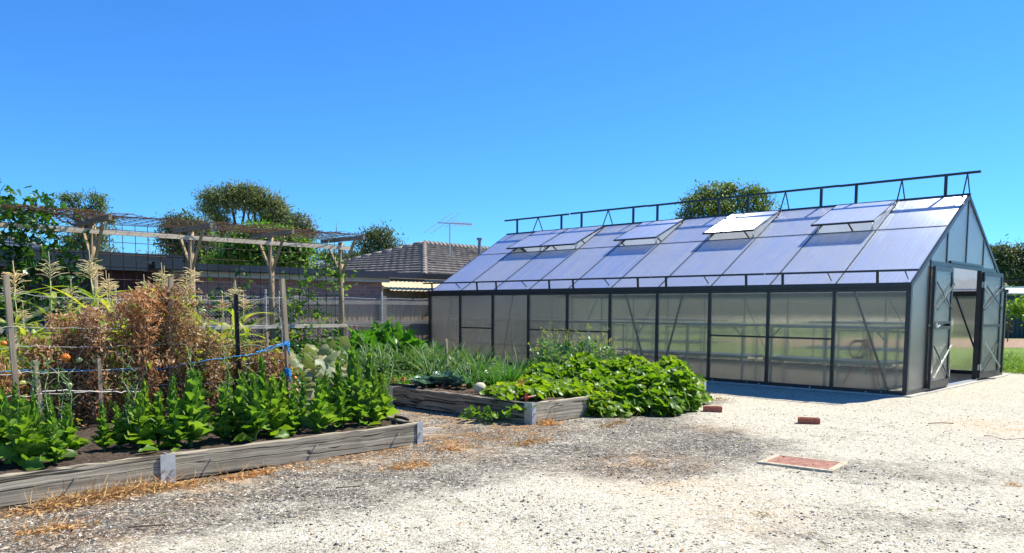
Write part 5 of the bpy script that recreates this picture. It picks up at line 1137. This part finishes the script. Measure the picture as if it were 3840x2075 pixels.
# low feathery green between the beds
def ground_cover(name, label, ur, vr, z0, n, mat, L, tm=T_POINT, h=.15, cat='ground cover'):
    T_ = np.array([P(rng.uniform(*ur), rng.uniform(*vr), z0) for _ in range(n)]); T_[:, 2] += rng.random(n) ** 2 * h; b = MB(); b.scatter(tm, T_, frames(rnd_dirs(n, .7), rnd_dirs(n, .4)), rng.uniform(.6, 1.3, n) * L)
    b.build(name, mat, org=P(sum(ur) / 2, sum(vr) / 2, z0), label=label, cat=cat, kind='stuff')
ground_cover('low_greens', 'low feathery greens between the leek bed and the melon bed', (4.8, 6.1), (-6.0, -3.0), .10, 5200, 'weed', .07)
ground_cover('low_greens', 'mixed small greens filling the leek bed', (5.7, 8.5), (-5.9, -2.8), .15, 6500, 'brassica', .09, h=.3)
ground_cover('low_greens', 'tangled weeds under the pergola rail', (8.6, 10.2), (-10, -3.2), .0, 6500, 'vine_leaf', .10, T_VINE, .6)
ground_cover('low_greens', 'green undergrowth around the corn stalks', (4.9, 6.8), (-12.5, -7.9), .1, 6000, 'corn_leaf', .13, T_QUAD, .85)
ground_cover('low_greens', 'small leafy plants at the end of the tomato row', (3.7, 4.6), (-8.6, -7.95), .15, 900, 'brassica', .06, T_VINE, .35)
# ================================================================== MELON VINES
def H_(u, v):
    h = .08 + .10 * smooth(-5.6, -4.6, v) + .16 * smooth(-4.6, -3.4, v) - .05 * smooth(-2.9, -2.3, v)
    return h + .06 * np.sin(u * 4.2 + v * 3.1) + .045 * np.sin(u * 7 - v * 6.3)
def melon_vine(label, vr, n, ur=(1.15, 4.2), extra=None):
    uu = rng.uniform(ur[0], ur[1], n * 3); vv = rng.uniform(vr[0], vr[1], n * 3)
    # outline of the mass on the ground
    front = np.interp(vv, [-6.1, -5.4, -5.15, -4.9, -4.5, -4.1, -3.7, -3.2, -2.8, -2.4], [2.5, 2.1, 1.65, 1.55, 1.32, 1.2, 1.32, 1.55, 1.72, 2.05]); front += .07 * np.sin(vv * 9)
    back = np.interp(vv, [-6.1, -5.5, -5.0, -4.0, -2.2], [2.9, 3.1, 3.6, 4.3, 4.3])
    k = (uu > front) & (uu < back) & ((vv > -5.95) | (uu > 99)); uu, vv, front, back = uu[k][:n], vv[k][:n], front[k][:n], back[k][:n]; m = len(uu)
    rise = smooth(-.12, .40, uu - front); rr = smooth(-2.3, -2.62, vv); fall = smooth(0, .5, back - uu) * .3 + .7
    top = (.08 + (.06 + H_(uu, vv)) * rise * fall) * (.25 + .75 * rr); top = np.maximum(top, .08)
    inside = (uu > 1.95); top = np.where(inside, np.maximum(top, .30), top)
    z = top - np.abs(rng.normal(size=m)) * .07 - (rng.random(m) < .25) * rng.random(m) * .25 * rise
    z = np.maximum(z, np.where(inside, .20, .03))
    T_ = C0 + uu[:, None] * U + vv[:, None] * V + z[:, None] * Z
    c = T_.mean(0); t = thing('melon_vine', label, 'melon vine', (float(c[0]), float(c[1]), 0), 'melon vines')
    nrm = rnd_dirs(m) * .8 + np.array([0, 0, 1.0]) - U * (1 - rise)[:, None] * .8 + (V - U * .2) * .25; d = np.cross(nrm, rnd_dirs(m)); R = frames(d, nrm); s = rng.uniform(.07, .14, m)
    b = MB(); h = rng.random(m) < .55; b.scatter(T_MELON, T_[h], R[h], s[h]); b.scatter(T_MELON2, T_[~h], R[~h], s[~h]); b.build('leaves', 'melon_leaf', t, smooth=True)
    s_ = MB()
    for j in rng.integers(m, size=130): e = T_[j]; a = e + rng.normal(size=3) * .06 - Z * .16; s_.tube([a, (a + e) / 2 + rng.normal(size=3) * .012, e], .0035, 4)
    s_.build('stems', 'vine_stem', t, kind='stuff')
    if extra: extra(t)
    return t
def ylw(t):
    b = MB(); c = bp(1950, 1442, .38); b.scatter(T_MELON, np.array([c, c - V * .04 + Z * .01]), frames(rnd_dirs(2, .2), rnd_dirs(2, .9)), np.array([.14, .1])); b.build('yellowed_leaves', 'yellow_leaf', t, smooth=True, label='yellowed melon leaf')
melon_vine('lower left melon vine in the timber bed, around the pale melon', (-6.0, -4.7), 1900, (1.4, 3.8), ylw)
melon_vine('middle melon vine spilling over the front sleeper onto the gravel', (-4.75, -3.5), 3000)
melon_vine('tallest melon vine at the right end, nearest the loose bricks', (-3.55, -2.35), 2700)
def runner():
    a = bp(1830, 1470, .26); path = [a, bp(1868, 1488, .27) , bp(1878, 1520, .16), bp(1860, 1548, .05), bp(1905, 1570, .02), bp(1830, 1575, .02), bp(1770, 1565, .02)]
    t = thing('melon_runner', 'stray melon runner hanging over the side sleeper onto the gravel', 'melon vine', tuple(path[3])); b = MB(); b.tube(path[:4], .007, 5); b.tube([path[3], path[4]], .005, 5); b.tube([path[3], path[5], path[6]], .005, 5); b.build('stem', 'vine_stem', t, smooth=True)
    T_ = []
    for q, m in ((path[1], 10), (path[2], 8), (path[4], 16), (path[5], 18), (path[6], 14), (bp(1930, 1555, .1), 14)): T_.append(q + rng.normal(size=(m, 3)) * np.array([.075, .075, .03]) + Z * .05)
    T_ = np.concatenate(T_); T_[:, 2] = np.maximum(T_[:, 2], .03); m = len(T_); b = MB(); b.scatter(T_MELON, T_, frames(rnd_dirs(m), rnd_dirs(m) * .5 + Z), rng.uniform(.06, .11, m)); b.build('leaves', 'melon_leaf', t, smooth=True)
runner()
mp = bp(1795, 1472, .25); mp = P(toUV(mp)[0] + .05, toUV(mp)[1] + .07, .235); t = thing('melon', 'round pale netted melon resting on the side sleeper of the melon bed', 'melon', tuple(mp)); b = MB(); b.ball(mp + Z * .06, (.082, .078, .072), 24, 16, .01); b.build('rind', 'melon', t, smooth=True); b = MB(); b.tube([mp + Z * .12 + V * .05, mp + Z * .15 + V * .09], .005); b.build('stalk', 'vine_stem', t)
# flowering brassicas
fl_ = []
for x, yt in ((1368, 850), (1385, 818), (1402, 838), (1428, 832), (1447, 870), (1478, 815), (1462, 850), (1515, 842), (1536, 858), (1350, 880), (1500, 880)):
    u_ = 4.1 + rng.uniform(-.25, .25); v_, zt = onU(src(x), src(yt), u_); fl_.append((P(u_, v_, .2), zt))
fl_.sort(key=lambda s: sx(s[0]))
for k, (p, zt) in enumerate(fl_):
    t = thing('flowering_brassica', 'spindly yellow-flowering green behind the melon vines, %s from the left' % ORD[k], 'brassica', tuple(p), 'yellow-flowering brassicas'); H = zt - p[2]
    s = MB(); tips = [p + Z * H + rng.normal(size=3) * .01]; pts = [p, p + Z * H * .5 + rng.normal(size=3) * .03, tips[0]]; s.tube(pts, [.008, .006, .004], 5)
    for j in range(6): a = p + Z * H * rng.uniform(.4, .85); e = a + rnd_dirs(1)[0] * np.array([.13, .13, .03]) + Z * rng.uniform(.08, .22); s.tube([a, (a + e) / 2 - Z * .01, e], [.004, .0035, .0025], 4); tips.append(e)
    s.build('stem', 'vine_stem', t)
    T_ = np.concatenate([e + rng.normal(size=(7, 3)) * np.array([.013, .013, .022]) for e in tips]); m = len(T_); b = MB(); b.scatter(T_QUAD, T_, frames(rnd_dirs(m), rnd_dirs(m)), rng.uniform(.016, .030, m)); b.build('flowers', 'yellow_flower', t, kind='stuff')
    m = 130; T_ = p + np.stack([rng.normal(size=m) * .10, rng.normal(size=m) * .10, H * rng.random(m) ** 1.4 * .68 + .02], 1); b = MB(); b.scatter(T_LETT2, T_, frames(rnd_dirs(m, .3), rnd_dirs(m, .9)), rng.uniform(.04, .10, m)); b.build('leaves', 'brassica', t, smooth=True)
# ================================================================== IRRIGATION, BRICKS, LID, LITTER
def pipe(pts, r, mat, label, clips=()):
    t = thing('drip_pipe', label, 'pipe', tuple(pts[0]), 'irrigation pipes'); b = MB(); b.tube(pts, r, 8); b.build('tube', mat, t, smooth=True)
    for c in clips: part('clip', lambda b: (b.box(np.asarray(c) + Z * .0, (.03, .03, .085)), b.tube([np.asarray(c) - V * .03, np.asarray(c) + V * .03], .017)), 'red_plastic', t)
g = lambda x, y, z_=.23: bp(1400 + x * .3232, 1200 + y * .3232, z_)
pipe([g(235, 712), g(350, 706), g(430, 694), g(560, 680), g(740, 672)], .010, 'pipe_brown', 'brown drip pipe with red joiners at the left end of the melon bed', (g(228, 712), g(345, 695, .245)))
pipe([g(760, 795), g(900, 778), g(1000, 765), g(1180, 748), g(1350, 735)], .011, 'pipe_brown', 'brown drip pipe running to the pale melon', (g(802, 790),))
pipe([g(1720, 912, .26), g(1850, 888, .26), g(1990, 850, .26)], .011, 'pipe_brown', 'brown drip pipe at the front corner of the melon bed', (g(1775, 900, .27),))
pipe([g(180, 755, .25), g(290, 752, .255), g(400, 765, .25), g(505, 775, .24)], .016, 'black_plastic', 'black poly pipe lying on the side sleeper of the melon bed')
pipe([g(90, 660, .2), g(260, 648, .2), g(420, 645, .2)], .008, 'pipe_brown', 'pale drip pipe behind the melon bed soil')
pipe([bp(1483, 1563, .22), bp(1505, 1566, .235), bp(1530, 1574, .235)], .016, 'black_plastic', 'black pipe end lying on the corner of the front bed')
pipe([bp(1035, 1602, .19), bp(1090, 1590, .19), bp(1150, 1586, .19)], .008, 'pipe_brown', 'thin drip pipe between the right-hand lettuces')
def hollow_brick(px, py, ang, label):
    p = bp(px, py); p = np.array([p[0], p[1], gz(p[0], p[1]) - .010]); t = thing('brick', label, 'brick', tuple(p), 'loose red bricks'); c, s = math.cos(ang), math.sin(ang); X = np.array([c, s, 0]); Yv = np.array([-s, c, 0]); L, W_, Hh, fr_ = .236, .112, .078, .022
    def fn(b):
        for sg in (-1, 1):
            b.box(p + Yv * sg * (W_ - fr_) / 2 + Z * Hh / 2, (L, fr_, Hh), (X, Yv, Z)); b.box(p + X * sg * (L - fr_) / 2 + Z * Hh / 2, (fr_, W_ - 2 * fr_ - .001, Hh), (X, Yv, Z))
        b.box(p + Z * (Hh - .03) / 2, (L - 2 * fr_ - .001, W_ - 2 * fr_ - .001, Hh - .03), (X, Yv, Z))
    o = part('body', fn, 'red_brick', t); md = o.modifiers.new('worn_edges', 'BEVEL'); md.width = .006; md.segments = 2; md.limit_method = 'ANGLE'
hollow_brick(2672, 1540, -.22, 'loose red brick with a hollow top, beside the melon vines'); hollow_brick(3033, 1585, -.28, 'loose red brick with a hollow top, alone on the white gravel')
def lid():
    A, B_, Cc, Dd = (bp(x, y) for x, y in ((2835, 1733), (2910, 1703), (3192, 1742), (3118, 1768))); t = thing('inspection_lid', 'rusty red inspection lid in a cream concrete surround set in the gravel', 'lid', tuple((A + Cc) / 2))
    ez = (B_ - A) / np.linalg.norm(B_ - A); ex = (Dd - A); Lx = np.linalg.norm(ex); ex = ex / Lx; Lz = np.linalg.norm(B_ - A); c = (A + B_ + Cc + Dd) / 4; ez = ez - ex * (ez @ ex); ez /= np.linalg.norm(ez); w_ = .055
    def fn(b):
        for sg in (-1, 1): b.box(c + ez * sg * (Lz - w_) / 2 + Z * -.004, (Lx, w_, .024), (ex, ez, Z)); b.box(c + ex * sg * (Lx - w_) / 2 + Z * -.004, (w_, Lz - 2 * w_ - .001, .024), (ex, ez, Z))
    o = part('surround', fn, 'cream_stone', t); md = o.modifiers.new('worn', 'BEVEL'); md.width = .005; md.segments = 2
    part('lid', lambda b: b.box(c + Z * -.006, (Lx - 2 * w_ - .006, Lz - 2 * w_ - .006, .022), (ex, ez, Z)), 'lid_red', t)
    part('lifting_slot', lambda b: [b.box(c + ex * s_ * Lx * .32 + ez * e_ * .03 + Z * .0065, (.014, .008, .003), (ex, ez, Z)) for s_, e_ in ((-1, -1), (1, 1), (.5, -1.5))], 'black_steel', t)
lid()
def straw(px, py, ru, rv, n, hgt, label, L=.10):
    n = int(n * .5)
    p = bp(px, py); t_ = rng.normal(size=(n, 2)) * .5; T_ = p + (U * ru)[None] * t_[:, :1] + (V * rv)[None] * t_[:, 1:]; ok = np.array([not (toUV(q)[0] > 1.74 and toUV(q)[1] < -7.8) and not (1.84 < toUV(q)[0] < 4.6 and -6.25 < toUV(q)[1] < -2.5) for q in T_]); T_ = T_[ok]; n = len(T_); r = np.exp(-(t_[ok] ** 2).sum(1)); T_[:, 2] = np.array([gz(q[0], q[1]) for q in T_]) + .004 + rng.random(n) * hgt * r
    d = rnd_dirs(n, -.02, .10); hgt = hgt * .6; b = MB(); tm = leaf_t(lambda t: .010, .3, 1.1, 5, .06, 1); b.scatter(tm, T_, frames(d, rnd_dirs(n, .8)), rng.uniform(.5, 1.3, n) * L); b.build('dry_grass', 'straw', org=p, label=label, cat='dry grass', kind='stuff')
straw(430, 1858, .13, .62, 1900, .06, 'long drift of golden dry grass against the front sleeper'); straw(240, 1905, .12, .3, 420, .04, 'golden dry grass left end of the drift'); straw(690, 1812, .05, .5, 330, .03, 'dry grass along the foot of the bracket')
straw(190, 1985, .12, .25, 360, .02, 'flat orange dry grass patch near the lower left corner'); straw(2050, 1588, .10, .16, 420, .05, 'tuft of dry grass at the corner of the melon bed'); straw(1990, 1655, .14, .35, 420, .02, 'scattered orange dry grass between the two timber beds')
straw(2300, 1590, .15, .4, 300, .02, 'dry grass scattered in front of the melon vines'); straw(1720, 1680, .15, .3, 420, .012, 'thin orange dry grass in front of the front bed corner'); straw(1520, 1745, .15, .3, 420, .012, 'thin dry grass below the front bed corner'); straw(960, 1775, .06, .25, 260, .02, 'dry grass against the sleeper right of the bracket')
straw(2860, 1925, .05, .10, 90, .02, 'small dry leaf scrap on the pale gravel', .06); straw(3800, 1815, .06, .06, 90, .03, 'small brown tuft at the right edge', .05); straw(2700, 1490, .2, .3, 200, .015, 'dry grass beside the first brick'); straw(1450, 1620, .5, .5, 260, .01, 'loose straw scraps on the path between beds')
for pts, r, lb in ((((3480, 1592), (3530, 1590), (3575, 1592)), .005, 'straight dark twig on the gravel near the doors'), (((3690, 1638), (3720, 1640), (3770, 1655), (3838, 1648)), .003, 'long bent twig at the right edge'), (((480, 1985), (620, 1975)), .005, 'thin pale stick at the lower left'), (((1260, 1835), (1350, 1830)), .004, 'short thin stick in front of the long bed'), (((0, 1912), (60, 1908), (150, 1915)), .006, 'pale dry stalk at the left edge')):
    w_ = [bp(*q) + Z * .012 for q in pts]; b = MB(); b.tube(w_, r, 5); b.build('twig', 'bark', org=w_[0], label=lb, cat='twig')
# grass by the right edge of the greenhouse
def grass_tufts():
    n = 9000; vv = rng.uniform(6.2, 9.5, n); uu = -3.2 + rng.random(n) * 4.5; T_ = C0 + uu[:, None] * U + vv[:, None] * V; ok = vv > 6.25 + .25 * np.sin(uu * 7); T_ = T_[ok]; n = len(T_)
    b = MB(); b.scatter(T_STRAP2, T_, frames(rnd_dirs(n, 1.1), rnd_dirs(n, .3)), rng.uniform(.12, .34, n)); b.build('long_grass', 'grass', org=P(0, 7), label='lush uncut grass at the lawn edge by the greenhouse corner', cat='grass', kind='stuff')
    n = 9000; uu = rng.uniform(-14, 14, n); vv = 7.2 + rng.random(n) ** 1.5 * 12; T_ = C0 + uu[:, None] * U + vv[:, None] * V; b = MB(); b.scatter(T_STRAP2, T_, frames(rnd_dirs(n, 1.0), rnd_dirs(n, .3)), rng.uniform(.06, .14, n)); b.build('lawn_blades', 'grass', org=P(0, 10), label='mown grass of the lawn beyond the greenhouse', cat='grass', kind='stuff')
    n = 1500; t_ = rng.random(n); T_ = np.array([P(-.06 - rng.random() * .12, rng.uniform(-.1, GW), 0) if rng.random() < .1 else P(rng.uniform(0, GL), -.06 - rng.random() ** 2 * .15, 0) for _ in range(90)]); b = MB(); m = len(T_); b.scatter(T_STRAP, T_, frames(rnd_dirs(m, .9), rnd_dirs(m, .3)), rng.uniform(.03, .08, m)); b.build('edge_weeds', 'straw', org=P(1, 0), label='tiny dry weeds along the foot of the greenhouse wall', cat='weeds', kind='stuff')
grass_tufts()
def litter():
    n = 420; yy = 3.6 + rng.random(n) * 7.5; xx = rng.uniform(-.6, .62, n) * yy; ok = np.array([not (toUV((x, y, 0))[0] > 1.75 and toUV((x, y, 0))[1] < -7.8) and toUV((x, y, 0))[1] < -.2 and not (1.8 < toUV((x, y, 0))[0] < 4.7 and toUV((x, y, 0))[1] > -6.3) for x, y in zip(xx, yy)]); xx, yy = xx[ok], yy[ok]; m = len(xx)
    T_ = np.array([(x, y, gz(x, y) + .006) for x, y in zip(xx, yy)]); b = MB(); b.scatter(T_CURL, T_, frames(rnd_dirs(m, 0, .12), rnd_dirs(m) * .4 + Z), rng.uniform(.012, .032, m)); b.build('leaf_litter', 'dry_leaf', org=P(0, -6), label='scraps of dead leaf blown over the gravel', cat='leaf litter', kind='stuff')
    n = 26; b = MB()
    for k in range(14):
        x = rng.uniform(-.5, .62); y = rng.uniform(4.5, 10); p = np.array([x * y, y, 0]); q = toUV(p)
        if q[0] > 1.0 and q[1] < -1.5: continue
        m = 14; b.scatter(T_POINT, p + rng.normal(size=(m, 3)) * np.array([.012, .012, 0]) + Z * gz(p[0], p[1]), frames(rnd_dirs(m, .5), rnd_dirs(m, .5)), rng.uniform(.006, .018, m))
    b.build('gravel_weeds', 'grass', org=P(-2, -5), label='tiny green weeds sprouting through the gravel', cat='weeds', kind='stuff')
litter()
